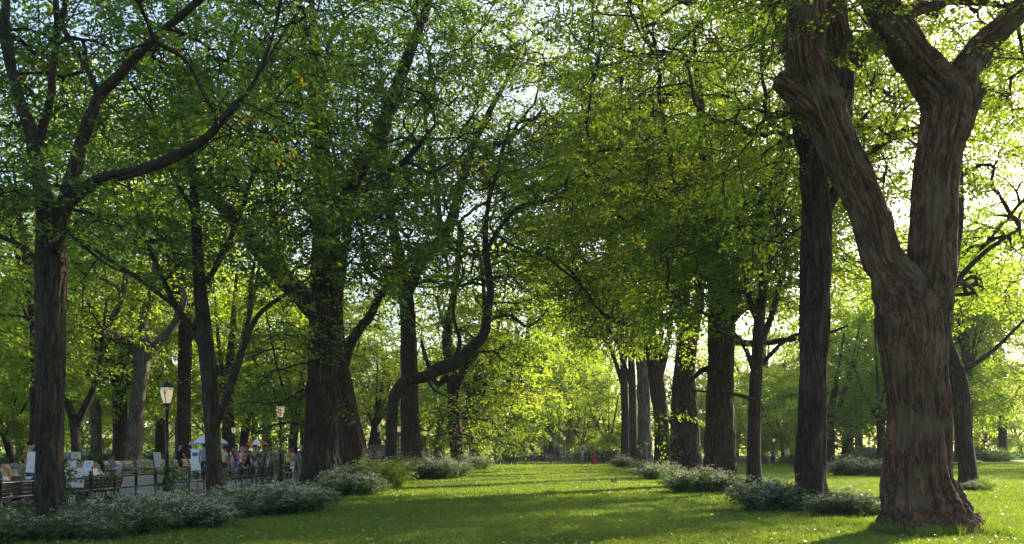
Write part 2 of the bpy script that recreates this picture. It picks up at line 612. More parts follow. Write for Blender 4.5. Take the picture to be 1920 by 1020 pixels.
DENS = 1.45
KEEP = {'m': .66, 'l': .52, 'h': .9}


# ------------------------------------------------------------------ tree growth
def grow(base, bdir, targets, rng):
    """attach every target to the nearest node so far; returns nodes, parents, chains"""
    nb = len(base)
    cap = nb + len(targets) * 14
    P = np.empty((cap, 3))
    Dr = np.empty((cap, 3))
    par = np.full(cap, -1)
    P[:nb], Dr[:nb] = base, bdir
    n = nb
    d0 = np.array([np.min(np.sum((base - t) ** 2, 1)) for t in targets])
    chains = []
    for ti in np.argsort(d0):
        t = targets[ti]
        v = t - P[:n]
        d = np.sqrt(np.einsum('ij,ij->i', v, v)) + 1e-6
        cosb = np.einsum('ij,ij->i', v, Dr[:n]) / d
        j = int(np.argmin(d * (1.25 - 0.35 * cosb) + 0.3 * np.maximum(0, P[:n, 2] - t[2])))
        L = d[j]
        k = int(min(12, max(2, L / 0.55)))
        c = P[j] + Dr[j] * L * 0.2 + v[j] * 0.25 + np.array([0, 0, 0.10 * L]) + rng.normal(0, 0.06 * L, 3)
        s = np.linspace(0, 1, k + 1)[1:, None]
        N = (1 - s) ** 2 * P[j] + 2 * s * (1 - s) * c + s ** 2 * t
        N[:-1] += rng.normal(0, 0.045 * min(L, 2.0), (k - 1, 3))
        ids = np.arange(n, n + k)
        P[ids] = N
        par[ids] = np.r_[j, ids[:-1]]
        df = np.diff(np.vstack([P[j], N]), axis=0)
        Dr[ids] = df / (np.linalg.norm(df, axis=1)[:, None] + 1e-9)
        chains.append((j, ids))
        n += k
    cnt = np.zeros(n)
    for j, ids in chains:
        cnt[ids[-1]] += 1
    for i in range(n - 1, nb - 1, -1):
        if par[i] >= nb:
            cnt[par[i]] += cnt[i]
    return P[:n], Dr[:n], cnt, chains


def in_frame(P, m=260):
    y = np.maximum(P[:, 1], 0.1)
    px = CX + F * P[:, 0] / y
    py = HY - F * (P[:, 2] - H) / y
    return (P[:, 1] > 2) & (px > -m) & (px < 1920 + m) & (py > -m)


def clump_targets(rng, centres, sig, k):
    c = np.repeat(centres, k, 0)
    return c + rng.normal(0, 1, c.shape) * sig


def vase(rng, c, z0, z1, Rr, n, lean=(0, 0), low=0.35):
    """clumps through an elm's vase-shaped crown"""
    m = max(1, n // 7)
    u = rng.random(m) ** 0.85
    z = z0 + (z1 - z0) * u
    prof = np.interp(u, [0, 0.3, 0.65, 0.9, 1], [low, 0.8, 1.0, 0.75, 0.35])
    r = Rr * prof * np.sqrt(rng.uniform(0.12, 1, m))
    a = rng.uniform(0, 2 * np.pi, m)
    C = np.column_stack([c[0] + lean[0] * u + r * np.cos(a), c[1] + lean[1] * u + r * np.sin(a), z])
    return clump_targets(rng, C, np.array([0.95, 0.95, 0.5]) * Rr / 7.5, 7)


def blobs(rng, d, bl):
    """blobs given as (px, py, depth shift, half width px, half height px, half depth m, count)"""
    out = []
    for px, py, dd, rx, ry, rd, n in bl:
        D = d + dd
        c = at(px, py, D)
        m = max(1, n // 5)
        v = rng.normal(size=(m, 3))
        v /= np.linalg.norm(v, axis=1)[:, None]
        v *= rng.random(m)[:, None] ** 0.4
        C = c + v * [rx / F * D, rd, ry / F * D]
        out.append(clump_targets(rng, C, np.array([0.45, 0.45, 0.22]) * max(1, D / 30), 5))
    return np.vstack(out)


def ridge_height(a, fr, seed):
    q = a * [fr, fr, fr * 0.085]
    w = pnoise(q * 0.4, seed + 5) * 0.9
    q = q + np.column_stack([w, w, w * 0])
    n1 = np.abs(pnoise(q, seed + 3))
    n2 = np.abs(pnoise(q * [2.2, 2.2, 3.2], seed + 4))
    return np.clip(n1 * 4.0, 0, 1) ** .8 * 0.74 + np.clip(n2 * 2.8, 0, 1) * 0.26


def fused(tb, vox, ridge, seed):
    """grow the overlapping limbs into one skin, then cut the bark ridges into it"""
    from mathutils.kdtree import KDTree
    me = tb.mesh('tmp')
    ob = bpy.data.objects.new('tmp', me)
    COL.objects.link(ob)
    m = ob.modifiers.new('r', 'REMESH')
    m.mode = 'VOXEL'
    m.voxel_size = vox
    m = ob.modifiers.new('s', 'SMOOTH')
    m.factor = 0.6
    m.iterations = 8
    dg = bpy.context.evaluated_depsgraph_get()
    out = bpy.data.meshes.new_from_object(ob.evaluated_get(dg))
    bpy.data.objects.remove(ob)
    V0, A0 = np.vstack(tb.V), np.vstack(tb.A)
    kd = KDTree(len(V0))
    for i, v in enumerate(V0):
        kd.insert(v, i)
    kd.balance()
    n = len(out.vertices)
    co = np.empty(n * 3, np.float32)
    no = np.empty(n * 3, np.float32)
    out.vertices.foreach_get('co', co)
    out.vertices.foreach_get('normal', no)
    co, no = co.reshape(-1, 3).astype(float), no.reshape(-1, 3).astype(float)
    A = np.empty((n, 3))
    for i in range(n):
        f = kd.find_n(co[i], 3)
        w = np.array([1 / (q[2] + 0.01) for q in f])
        ids = [q[1] for q in f]
        a = A0[ids]
        if np.ptp(a, axis=0).max() > 0.4:
            A[i] = a[0]
        else:
            A[i] = (a * w[:, None]).sum(0) / w.sum()
    h = ridge_height(A, ridge[1], seed)
    z0 = np.clip(co[:, 2] * 4, 0.3, 1)
    co = co + no * (ridge[0] * (h - 0.8) * z0)[:, None]
    out.vertices.foreach_set('co', co.astype(np.float32).ravel())
    at_ = out.attributes.new('bark', 'FLOAT_VECTOR', 'POINT')
    at_.data.foreach_set('vector', A.astype(np.float32).ravel())
    out.polygons.foreach_set('use_smooth', np.ones(len(out.polygons), bool))
    out.update()
    return out


def make_tree(name, label, cat, base, limbs, targets, leaf, nleaf, mat, bark, group=None, seed=1, local=False, ns=14, flare=0.35,
              ridge=None, step=0.25, twig=0.011, size=8.5, extra=0.35, wob=0.16, groove=0.0, coarse=True, fuse=0.0, thin='m'):
    """limbs: list of (points, radii) in world space; base: the Empty's place"""
    rng = np.random.default_rng(seed)
    base = np.asarray(base, float)
    twig = max(twig, .00042 * base[1])
    if not local:
        targets = targets[rng.random(len(targets)) < KEEP.get(thin, 1)]
    root = empty(name, base, 0, label, cat, group)
    tb = MB()
    bp, bd = [], []
    for i, (P, r) in enumerate(limbs):
        P = np.asarray(P, float)
        big = max(r)
        rid = ridge if (ridge and big > 0.2 and not fuse) else None
        k = ns if i == 0 or big > 0.15 else 9
        if rid:
            k = int(min(240, 2 * math.pi * big / 0.022))
        Q, rr = tb.tube(P - base, r, k, step=0.04 if rid else step, wob=wob if big > 0.05 else 0.08, seed=seed + i, flare=flare if i == 0 else 0, ridge=rid,
                        groove=groove if i == 0 else 0)
        s = slice(None, None, max(1, int(0.35 / (0.04 if rid else step))))
        q = Q[s] + base
        if len(q) < 2:
            q = Q[[0, -1]] + base
        g = np.gradient(q, axis=0)
        g /= np.linalg.norm(g, axis=1)[:, None] + 1e-9
        bp.append(q)
        bd.append(g)
    if fuse:
        link('trunk', fused(tb, fuse, ridge, seed), bark, root)
    else:
        tb.build('trunk', bark, root, bark=True)
    bp, bd = np.vstack(bp), np.vstack(bd)
    keep = bp[:, 2] > min(4.0, bp[:, 2].max() * 0.3)
    bp, bd = bp[keep], bd[keep]
    P, Dr, cnt, chains = grow(bp, bd, targets, rng)
    br = MB()
    so, sa = [], []
    for j, ids in chains:
        r = np.minimum(twig * np.maximum(cnt[ids], 1) ** 0.43, 0.05 + 0.0011 * base[1])
        pts = np.vstack([P[j], P[ids]])
        rr = np.r_[r[0], r]
        rr[-1] *= 0.6
        br.tube(pts - base, rr, 6 if r[0] > 0.05 else (4 if r[0] > 0.02 else 3), smooth=r[0] > 0.05, cap=False, seed=seed)
        so.append(P[ids[-1]])
        sa.append(Dr[ids[-1]])
        for i in ids[:-1]:
            if cnt[i] <= 3 and rng.random() < extra:
                v = Dr[i] + rng.normal(0, 0.8, 3)
                so.append(P[i])
                sa.append(v / np.linalg.norm(v))
    so, sa = np.array(so), np.array(sa)
    if local or not coarse:
        f = np.ones(len(so), bool)
    else:
        f = in_frame(so)
    nleaf, leaf = int(nleaf * DENS), leaf * 1.15
    V1, t1 = sprays(so[f], sa[f], nleaf, leaf, rng, size=size, ribs=br, ribs_at=base)
    nf = (~f).nonzero()[0]
    sc_ = max(1.0, 0.22 / leaf)
    V2, t2 = sprays(so[nf], sa[nf], max(6, int(nleaf / sc_ ** 1.6)), leaf * sc_, rng, size=size / sc_ * 1.15)
    V = np.vstack([V1, V2]) - base
    me = leaf_mesh('crown', V, np.r_[t1, t2], br)
    me.materials[0] = mat
    me.materials[1] = bark
    link('crown', me, None, root)
    return root


def limb(d, pts, dd=0.0):
    """a limb traced as (px, py, width px[, depth shift])"""
    P, r = [], []
    for p in pts:
        D = d + dd + (p[3] if len(p) > 3 else 0)
        P.append(at(p[0], p[1], D))
        r.append(p[2] / 2 / F * D)
    return np.array(P), np.array(r)



# ================================================================== camera, sun, sky
cam = bpy.data.cameras.new('camera')
co = bpy.data.objects.new('camera', cam)
COL.objects.link(co)
co.location = (0, 0, H)
co.rotation_euler = (math.pi / 2, 0, 0)
cam.sensor_width = 36
cam.lens = F / 1920 * 36
cam.shift_y = (HY - 510) / 1920
cam.clip_end = 3000
sc.camera = co
HAZE = 0.00022
SUN_AZ, SUN_EL = 50.0, 24.0       # azimuth from +X towards +Y
sd = Vector((math.cos(R(SUN_EL)) * math.cos(R(SUN_AZ)), math.cos(R(SUN_EL)) * math.sin(R(SUN_AZ)), math.sin(R(SUN_EL))))
sl = bpy.data.lights.new('sun', 'SUN')
sl.energy = 5.0
sl.angle = R(0.53)
sl.color = (1.0, 0.86, 0.62)
so_ = bpy.data.objects.new('sun', sl)
COL.objects.link(so_)
so_.rotation_euler = sd.to_track_quat('Z', 'Y').to_euler()
w = bpy.data.worlds.new('World')
sc.world = w
w.use_nodes = True
nt = w.node_tree
bg = nt.nodes['Background']
sky = nt.nodes.new('ShaderNodeTexSky')
sky.sky_type = 'NISHITA'
sky.sun_disc = False
sky.sun_elevation = R(SUN_EL)
sky.sun_rotation = R(90 - SUN_AZ)
sky.air_density = 1.0
sky.dust_density = 2.0
nt.links.new(sky.outputs[0], bg.inputs[0])
bg.inputs[1].default_value = 0.12
sc.view_settings.view_transform = 'Standard'
sc.view_settings.look = 'None'
sc.view_settings.exposure = 1.7
sc.view_settings.gamma = 1
sc.cycles.max_bounces = 6
sc.cycles.diffuse_bounces = 3
sc.cycles.glossy_bounces = 2
sc.cycles.transmission_bounces = 4
sc.cycles.sample_clamp_indirect = 4
sc.cycles.sample_clamp_direct = 3
sc.cycles.use_denoising = True

# ================================================================== air
m, nt, out = new_mat('haze')
pv = nt.nodes.new('ShaderNodeVolumePrincipled')
pv.inputs['Color'].default_value = (0.85, 0.93, 1.0, 1)
pv.inputs['Density'].default_value = HAZE
pv.inputs['Anisotropy'].default_value = 0.0
nt.links.new(pv.outputs[0], out.inputs['Volume'])
b = MB()
b.box((0, 600, 19.5), (1900, 1900, 41))
tag(b.build('haze', m, smooth=False), kind='stuff')
sc.cycles.volume_bounces = 0

# ================================================================== ground, paths
XF = lambda d: -11.5 + 0.035 * d          # line of the fence along the near edge of the promenade
g = MB()
xs = np.r_[-900, -300, np.linspace(-120, 120, 61), 300, 900]
ys = np.r_[-300, -60, np.linspace(-20, 220, 61), 500, 1500]
X, Y = np.meshgrid(xs, ys)
Z = np.zeros_like(X)
nx, ny = len(xs), len(ys)
ii = np.arange(ny - 1)[:, None] * nx + np.arange(nx - 1)[None, :]
g.add(np.stack([X, Y, Z], -1).reshape(-1, 3), [np.stack([ii, ii + 1, ii + nx + 1, ii + nx], -1).reshape(-1, 4)])
tag(g.build('lawn', M['lawn'], smooth=False), kind='structure')


def sheet(name, poly, z, mat):
    b = MB()
    V = np.array([(x, y, z) for x, y in poly])
    b.add(V, [np.arange(len(V))[None, :]])
    return tag(b.build(name, mat, smooth=False), kind='structure')


sheet('promenade_path', [(XF(4) - 13.8, 4), (XF(4) - 0.25, 4), (XF(140) - 0.25, 140), (XF(140) - 13.8, 140)], 0.006, M['path'])
sheet('cross_path', [(18, 104), (70, 99), (70, 105), (18, 110)], 0.004, M['path'])

# ================================================================== traced trees
def top_ext(d, px, py, w, tx, tz, dd=0):
    """carry a limb on above the frame to a point tx metres aside and tz up"""
    a = at(px, py, d + dd)
    return None


def wl(*pts):
    """limb in world metres: (x, y, z, radius)"""
    P = np.array([p[:3] for p in pts], float)
    return P, np.array([p[3] for p in pts], float)


# --- right row ---------------------------------------------------------
d = 17.4
b = at(1734, 843, d)
R1 = [
    limb(d, [(1741, 1004, 204), (1738, 985, 186), (1733, 955, 158), (1727, 925, 136), (1723, 890, 122), (1722, 840, 114), (1722, 773, 109), (1717, 700, 112), (1713, 645, 120), (1706, 595, 124), (1690, 550, 104), (1668, 510, 80), (1651, 480, 72), (1629, 400, 75), (1607, 350, 76), (1583, 298, 77), (1552, 220, 80), (1524, 150, 80), (1513, 100, 75), (1511, 30, 73), (1514, -80, 66), (1500, -250, 52), (1480, -450, 36)]),
    limb(d, [(1722, 700, 70), (1732, 610, 92), (1741, 550, 94), (1746, 480, 88), (1750, 400, 87), (1761, 300, 87), (1774, 230, 92), (1777, 192, 98), (1750, 150, 80), (1708, 100, 68), (1664, 30, 61), (1640, -20, 60), (1620, -120, 52), (1600, -320, 38)], 0.06),
    limb(d, [(1772, 245, 76), (1790, 190, 78), (1812, 132, 61), (1840, 90, 50), (1870, 58, 46), (1915, 12, 44), (1960, -50, 42), (2040, -180, 36), (2120, -380, 26)], 0.08),
    limb(d, [(1560, 240, 36), (1528, 205, 50), (1496, 175, 48), (1472, 157, 42), (1458, 148, 34)], -0.03),
    limb(d, [(1556, 230, 70, .2), (1573, 170, 58, .5), (1576, 100, 54, .7), (1562, 20, 50, .8), (1545, -80, 46, 1), (1540, -260, 34, 1.6)]),
    limb(d, [(1575, 165, 40, .6), (1605, 115, 36, .9), (1650, 70, 32, 1.3), (1700, 25, 28, 1.7), (1760, 6, 22, 2.2), (1830, 2, 16, 2.6), (1900, 14, 10, 3)]),
    limb(d, [(1800, 205, 60, .1), (1822, 180, 44, .1), (1836, 166, 30, .1)]),
]
rng = np.random.default_rng(11)
tg = np.vstack([
    vase(rng, (b[0] + 0.5, d + 1.5), 9.3, 19, 7.5, 560),
    blobs(rng, d, [(1500, 10, -0.6, 60, 40, .5, 30), (1800, -10, 3, 160, 50, 1.5, 90), (1610, 20, 3, 90, 50, 1.0, 40), (1900, 150, 4, 70, 110, 1.5, 60), (1640, 150, 5, 60, 100, 1.2, 30)]),
])
make_tree('elm_tree', 'largest elm, thick brown trunk forking into two heavy stems beside the white flowered shrubs', 'tree', (b[0], d, 0), R1, tg, 0.085, 34, M['leaf_mid'], M['bark_big'],
          seed=3, ns=64, step=.06, flare=0.1, ridge=(0.12, 6.0), groove=0.09, fuse=0.02, group='elms of the right row', extra=0.25)

d = gd(957)
b = at(1522, 843, d)
R2 = [
    limb(d, [(1522, 960, 74), (1522, 935, 62), (1521, 880, 56), (1522, 780, 54), (1526, 640, 56), (1530, 500, 56), (1531, 400, 54), (1526, 320, 52), (1530, 230, 50), (1548, 120, 44), (1560, 0, 38), (1570, -200, 28), (1580, -400, 16)]),
    limb(d, [(1526, 330, 36), (1500, 240, 28), (1480, 120, 22), (1450, 0, 18), (1430, -150, 12)]),
    limb(d, [(1535, 420, 26), (1580, 340, 20), (1640, 280, 15), (1700, 240, 10)], 1.0),
]
rng = np.random.default_rng(12)
tg = np.vstack([vase(rng, (b[0], d + 1), 8.5, 20, 7.5, 1000),
                blobs(rng, d, [(1480, 240, 1, 90, 110, 2, 70), (1620, 330, 3, 80, 120, 1.5, 60), (1440, 420, 2, 60, 80, 1.5, 30)])])
make_tree('elm_tree', 'straight grey elm trunk just behind the largest elm, white flowered shrubs at its foot', 'tree', (b[0], d, 0), R2, tg, 0.095, 34, M['leaf_mid'], M['bark'],
          seed=4, ns=48, step=.06, flare=0.35, ridge=(0.085, 5.5), fuse=.026, group='elms of the right row')

d = 33.0
b = at(1413, 843, d)
R3 = [
    limb(d, [(1412, 925, 34), (1413, 890, 27), (1414, 800, 24), (1418, 700, 23), (1424, 600, 21), (1432, 530, 17), (1446, 460, 13), (1465, 380, 9), (1480, 300, 6)]),
    limb(d, [(1424, 600, 13), (1405, 560, 11), (1395, 480, 9), (1380, 400, 7)]),
    limb(d, [(1428, 640, 13), (1450, 580, 11), (1470, 500, 9), (1490, 430, 6)]),
    limb(d, [(1415, 700, 10), (1390, 640, 9), (1340, 600, 7), (1290, 570, 5), (1250, 540, 3)], -0.5),
    limb(d, [(1414, 750, 8), (1380, 740, 6), (1330, 735, 4), (1280, 730, 3)], -0.5),
    limb(d, [(1422, 690, 9), (1470, 640, 7), (1510, 625, 5), (1560, 640, 3)], 0.5),
]
rng = np.random.default_rng(13)
tg = blobs(rng, d, [(1400, 470, 0, 130, 110, 2.5, 130), (1480, 380, 1, 80, 90, 2, 60), (1330, 500, -1, 110, 90, 2, 80), (1280, 600, -.5, 70, 50, 1.2, 16), (1440, 280, 1, 110, 90, 2, 70)])
make_tree('young_tree', 'slim dark young tree between the two thick trunks of the right row', 'tree', (b[0], d, 0), R3, tg, 0.115, 34, M['leaf_dark'], M['bark'], thin='h', seed=5, flare=0.3, ns=16, coarse=False)

d = gd(908)
b = at(1350, 843, d)
R4 = [
    limb(d, [(1350, 910, 76), (1350, 890, 66), (1350, 850, 58), (1350, 760, 52), (1352, 660, 50), (1354, 590, 52), (1352, 540, 46), (1345, 470, 34), (1335, 380, 26), (1320, 280, 20), (1310, 160, 14), (1300, 50, 9)]),
    limb(d, [(1358, 600, 40), (1375, 540, 36), (1400, 485, 32), (1425, 430, 26), (1450, 350, 20), (1470, 250, 15), (1480, 120, 10)], 0.2),
    limb(d, [(1348, 560, 30), (1325, 480, 24), (1290, 400, 18), (1260, 310, 13), (1240, 200, 9)], -0.8),
    limb(d, [(1370, 600, 20), (1400, 575, 16), (1440, 560, 11), (1480, 530, 7)], -0.8),
    limb(d, [(1345, 690, 14), (1315, 695, 12), (1290, 720, 8)], 0.8),
    limb(d, [(1372, 640, 16), (1420, 645, 13), (1470, 638, 11), (1530, 632, 8), (1590, 610, 5)], 2),
]
rng = np.random.default_rng(14)
tg = np.vstack([vase(rng, (b[0], d), 8.0, 26, 9, 1700),
                blobs(rng, d, [(1330, 430, -4, 150, 110, 2.5, 120), (1250, 320, -3, 100, 100, 2.5, 80), (1420, 560, -2, 70, 40, 1.5, 20), (1240, 560, -1, 60, 80, 2, 40)])])
make_tree('elm_tree', 'stout ridged elm with a wide low crown behind the slim dark young tree', 'tree', (b[0], d, 0), R4, tg, 0.145, 38, M['leaf_mid'], M['bark'], thin='h', seed=6, ns=32, step=.1, ridge=(.08, 6.0), fuse=.045, flare=0.3, group='elms of the right row')

d = gd(893)
b = at(1291, 843, d)
R5 = [
    limb(d, [(1291, 893, 58), (1291, 870, 50), (1290, 800, 44), (1286, 720, 36), (1284, 640, 32), (1280, 560, 28), (1268, 460, 20), (1250, 340, 14), (1235, 200, 9)]),
    limb(d, [(1290, 700, 26), (1300, 620, 22), (1312, 560, 18), (1325, 450, 14), (1330, 320, 9)]),
    limb(d, [(1283, 640, 14), (1255, 560, 11), (1225, 480, 8), (1200, 400, 6)]),
]
rng = np.random.default_rng(15)
tg = np.vstack([vase(rng, (b[0], d), 14, 28, 8, 900), blobs(rng, d, [(1230, 450, -4, 90, 120, 2.5, 70), (1270, 640, -1, 60, 40, 2, 10), (1266, 770, -1, 12, 60, .5, 14), (1310, 590, -1, 40, 30, 1, 14)])])
make_tree('elm_tree', 'dark elm forking halfway up, next beyond the stout ridged elm', 'tree', (b[0], d, 0), R5, tg, 0.175, 36, M['leaf_mid'], M['bark'], seed=7, ns=24, step=.12, ridge=(.08, 5.0), fuse=.05, flare=0.35, group='elms of the right row')

d = 60.0
b = at(1270, 843, d)
R5b = [limb(d, [(1270, 890, 30), (1270, 860, 26), (1268, 780, 22), (1272, 700, 18), (1280, 600, 14), (1290, 500, 10), (1300, 380, 6)])]
rng = np.random.default_rng(16)
tg = vase(rng, (b[0] + 1, d), 13, 25, 6, 300)
make_tree('elm_tree', 'slimmer elm trunk touching the left side of the dark forked elm', 'tree', (b[0], d, 0), R5b, tg, 0.2, 34, M['leaf_bright'], M['bark'], seed=8, group='elms of the right row')

d = gd(882)
b = at(1241, 843, d)
R6 = [
    limb(d, [(1245, 882, 40), (1243, 860, 34), (1240, 790, 28), (1232, 720, 29), (1222, 650, 25), (1215, 590, 18), (1200, 520, 14), (1170, 420, 10), (1150, 300, 7)]),
    limb(d, [(1236, 710, 16), (1250, 650, 12), (1262, 560, 9), (1270, 450, 6)]),
    limb(d, [(1215, 590, 14), (1195, 500, 11), (1168, 410, 9), (1125, 335, 7), (1085, 270, 4)], -.4),
    limb(d, [(1236, 690, 12), (1240, 600, 10), (1228, 480, 9), (1212, 360, 7), (1200, 240, 4)], .4),
    limb(d, [(1222, 620, 12), (1180, 610, 10), (1140, 595, 8), (1110, 565, 7), (1080, 520, 6), (1040, 480, 4)]),
]
rng = np.random.default_rng(17)
tg = np.vstack([vase(rng, (b[0] - 1, d), 13, 30, 9.5, 1200), blobs(rng, d, [(1080, 500, 0, 90, 60, 2.5, 40), (1225, 640, -1, 40, 50, 1, 24), (1160, 620, 0, 60, 40, 2, 24)])])
make_tree('elm_tree', 'dark elm leaning slightly over the lawn beside the pale grey trunk', 'tree', (b[0], d, 0), R6, tg, 0.21, 34, M['leaf_mid'], M['bark'], seed=9, ns=24, step=.12, ridge=(.08, 5.0), fuse=.055, wob=.22, flare=0.35, group='elms of the right row')

d = gd(878)
b = at(1208, 843, d)
R7 = [
    limb(d, [(1208, 879, 32), (1208, 860, 27), (1208, 790, 24), (1206, 720, 23), (1203, 670, 24), (1192, 610, 16), (1186, 540, 12), (1175, 450, 8), (1168, 350, 5)]),
    limb(d, [(1200, 640, 13), (1178, 560, 11), (1140, 450, 9), (1095, 375, 7), (1045, 300, 5)], -.3),
    limb(d, [(1204, 680, 10), (1170, 600, 8), (1140, 545, 7), (1090, 480, 5), (1050, 420, 3)], .5),
    limb(d, [(1206, 690, 14), (1216, 620, 11), (1222, 540, 8), (1228, 440, 5)]),
]
rng = np.random.default_rng(18)
tg = vase(rng, (b[0] - 2, d), 13, 30, 9, 800)
make_tree('elm_tree', 'pale grey smooth trunk standing out among the dark elms of the right row', 'tree', (b[0], d, 0), R7, tg, 0.23, 32, M['leaf_bright'], M['bark_grey'], seed=10, ns=24, step=.12, wob=.24, flare=0.3, group='elms of the right row')

for (px, py, wd, lab, sd_) in ((1187, 876, 15, 'narrow dark trunk just left of the pale grey trunk', 20), (1172, 874, 15, 'furthest dark trunk at the lawn end of the right row', 21)):
    d = gd(py)
    b = at(px, 843, d)
    L = [limb(d, [(px, py, wd * 1.4), (px, py - 18, wd * 1.1), (px, 780, wd), (px - 2, 700, wd * .9), (px - 8, 620, wd * .7), (px - 20, 520, wd * .5), (px - 40, 420, wd * .3)]),
         limb(d, [(px - 2, 730, wd * .6), (px - 14, 690, wd * .55), (px - 30, 645, wd * .45), (px - 55, 600, wd * .35), (px - 80, 540, wd * .2)], .4),
         limb(d, [(px - 2, 690, wd * .6), (px + 8, 600, wd * .45), (px + 14, 480, wd * .3)])]
    rng = np.random.default_rng(sd_)
    tg = vase(rng, (b[0] - 2.5, d), 12, 30, 9, 800)
    make_tree('elm_tree', lab, 'tree', (b[0], d, 0), L, tg, 0.25, 30, M['leaf_mid'], M['bark'], seed=sd_, group='elms of the right row')

d = gd(917)
b = at(1815, 843, d)
RL = [
    limb(d, [(1818, 918, 38), (1816, 890, 33), (1808, 820, 31), (1802, 760, 32), (1796, 715, 33), (1782, 670, 30), (1770, 620, 26), (1778, 560, 22), (1790, 480, 18), (1800, 400, 14), (1800, 280, 10), (1810, 160, 7)]),
    limb(d, [(1790, 700, 16), (1830, 680, 10), (1870, 650, 7), (1920, 600, 5)]),
    limb(d, [(1778, 560, 14), (1800, 520, 11), (1850, 470, 8), (1910, 430, 5)]),
]
rng = np.random.default_rng(22)
tg = np.vstack([vase(rng, (b[0] + 1.0, d + 6), 8, 20, 7.5, 1150, low=0.4), blobs(rng, d, [(1850, 480, 2, 90, 90, 2, 90), (1880, 250, 2, 90, 120, 2, 150), (1880, 90, 2, 90, 90, 2, 130)])])
make_tree('leaning_tree', 'dark trunk leaning away behind the largest elm with a sunlit edge', 'tree', (b[0], d, 0), RL, tg, 0.13, 32, M['leaf_bright'], M['bark'], thin='m', seed=22, flare=0.3, ns=20)

# --- left row ----------------------------------------------------------
d = 18.4
b = at(92, 843, d)
L1 = [
    limb(d, [(92, 990, 62), (92, 960, 54), (92, 900, 51), (94, 800, 49), (95, 680, 50), (95, 560, 53), (96, 500, 60), (94, 450, 50), (86, 390, 36), (72, 320, 29), (58, 250, 25), (38, 190, 23), (18, 110, 21), (8, 40, 19), (12, -40, 15), (0, -250, 10)]),
    limb(d, [(100, 490, 38), (112, 420, 34), (130, 350, 28), (150, 280, 25), (172, 215, 22), (188, 178, 22), (215, 150, 19), (255, 105, 18), (310, 55, 16), (375, -2, 13), (450, -80, 8)], 0.1),
    limb(d, [(186, 182, 15), (168, 140, 13), (140, 90, 12), (116, 45, 12), (122, 10, 11), (128, -60, 8)], 0.1),
    limb(d, [(104, 470, 30), (118, 400, 27), (150, 360, 25), (190, 335, 24), (250, 322, 22), (300, 305, 20), (345, 285, 19), (390, 255, 17), (430, 210, 15), (470, 165, 13), (500, 100, 11), (520, 30, 9), (535, -60, 6)], -0.3),
    limb(d, [(385, 258, 11), (440, 205, 9), (490, 130, 8), (540, 50, 7), (590, -20, 5)], -0.4),
    limb(d, [(78, 340, 18), (72, 270, 18), (90, 200, 17), (102, 120, 16), (106, 40, 14), (100, -40, 11)], 0.4),
    limb(d, [(80, 500, 18), (50, 470, 13), (15, 448, 11), (-30, 430, 8)], 0.2),
    limb(d, [(118, 425, 9), (165, 468, 8), (220, 505, 7), (270, 520, 5), (320, 560, 3)], -0.3),
    limb(d, [(108, 390, 9), (170, 400, 7), (230, 430, 5), (265, 470, 3)], 0.5),
]
rng = np.random.default_rng(31)
tg = np.vstack([
    vase(rng, (b[0] + 1, d + 0.5), 9.0, 17, 7.5, 650),
    blobs(rng, d, [(60, 330, -.4, 130, 70, 1.6, 75), (70, 400, -.6, 120, 40, 1.2, 45), (120, 180, 1, 160, 110, 1.8, 80), (40, 60, 1.5, 120, 120, 2, 90), (200, -20, 1.5, 260, 60, 2, 70), (330, 90, 2, 160, 90, 2, 30), (200, 60, 1, 220, 70, 2, 70), (400, 110, .8, 150, 100, 1.6, 75),
                   (330, 260, .6, 130, 50, 1.2, 30), (480, 230, .4, 90, 80, 1.2, 45), (230, 400, .4, 80, 40, 1, 14), (540, 60, .5, 90, 80, 1.4, 40)])])
make_tree('elm_tree', 'nearest elm by the fence, mossy trunk in front of the portrait stall', 'tree', (b[0], d, 0), L1, tg, 0.104, 34, M['leaf_dark'], M['bark_moss'],
          thin='l', seed=31, ns=36, step=.04, flare=0.2, ridge=(0.045, 8.0), fuse=.02, group='elms of the left row', extra=0.3, wob=0.1)

d = 28.5
b = at(403, 843, d)
L2 = [
    limb(d, [(404, 938, 36), (403, 915, 31), (401, 860, 29), (397, 780, 30), (392, 700, 30), (383, 620, 28), (375, 540, 24), (370, 460, 20), (366, 380, 17), (358, 300, 14), (340, 200, 10), (330, 80, 7)]),
    limb(d, [(388, 660, 16), (360, 620, 13), (330, 575, 12), (300, 510, 10), (278, 460, 9), (255, 400, 7), (240, 340, 5)]),
    limb(d, [(330, 575, 9), (270, 530, 8), (210, 490, 7), (160, 455, 6), (120, 420, 4)], -0.3),
    limb(d, [(402, 800, 18), (420, 760, 16), (440, 700, 15), (460, 640, 12), (485, 590, 9), (530, 555, 7), (580, 520, 4)], -0.2),
    limb(d, [(444, 690, 9), (462, 620, 7), (470, 550, 6), (478, 480, 4)], 0.2),
    limb(d, [(385, 530, 13), (405, 500, 11), (430, 450, 10), (455, 390, 8), (475, 320, 6)]),
    limb(d, [(366, 400, 9), (330, 340, 8), (300, 270, 6), (280, 180, 4)], 0.3),
]
rng = np.random.default_rng(32)
tg = np.vstack([
    vase(rng, (b[0], d), 11, 19, 6.5, 420),
    blobs(rng, d, [(300, 470, 0, 170, 70, 2.2, 90), (390, 360, 0, 200, 120, 2.5, 190), (520, 500, -.5, 90, 70, 1.8, 60), (500, 380, 0, 120, 110, 2, 110), (180, 420, 0, 90, 60, 1.6, 40), (400, 180, 1, 200, 110, 2.5, 150), (560, 590, -.3, 50, 40, 1, 14), (250, 260, 1, 130, 100, 2, 60)])])
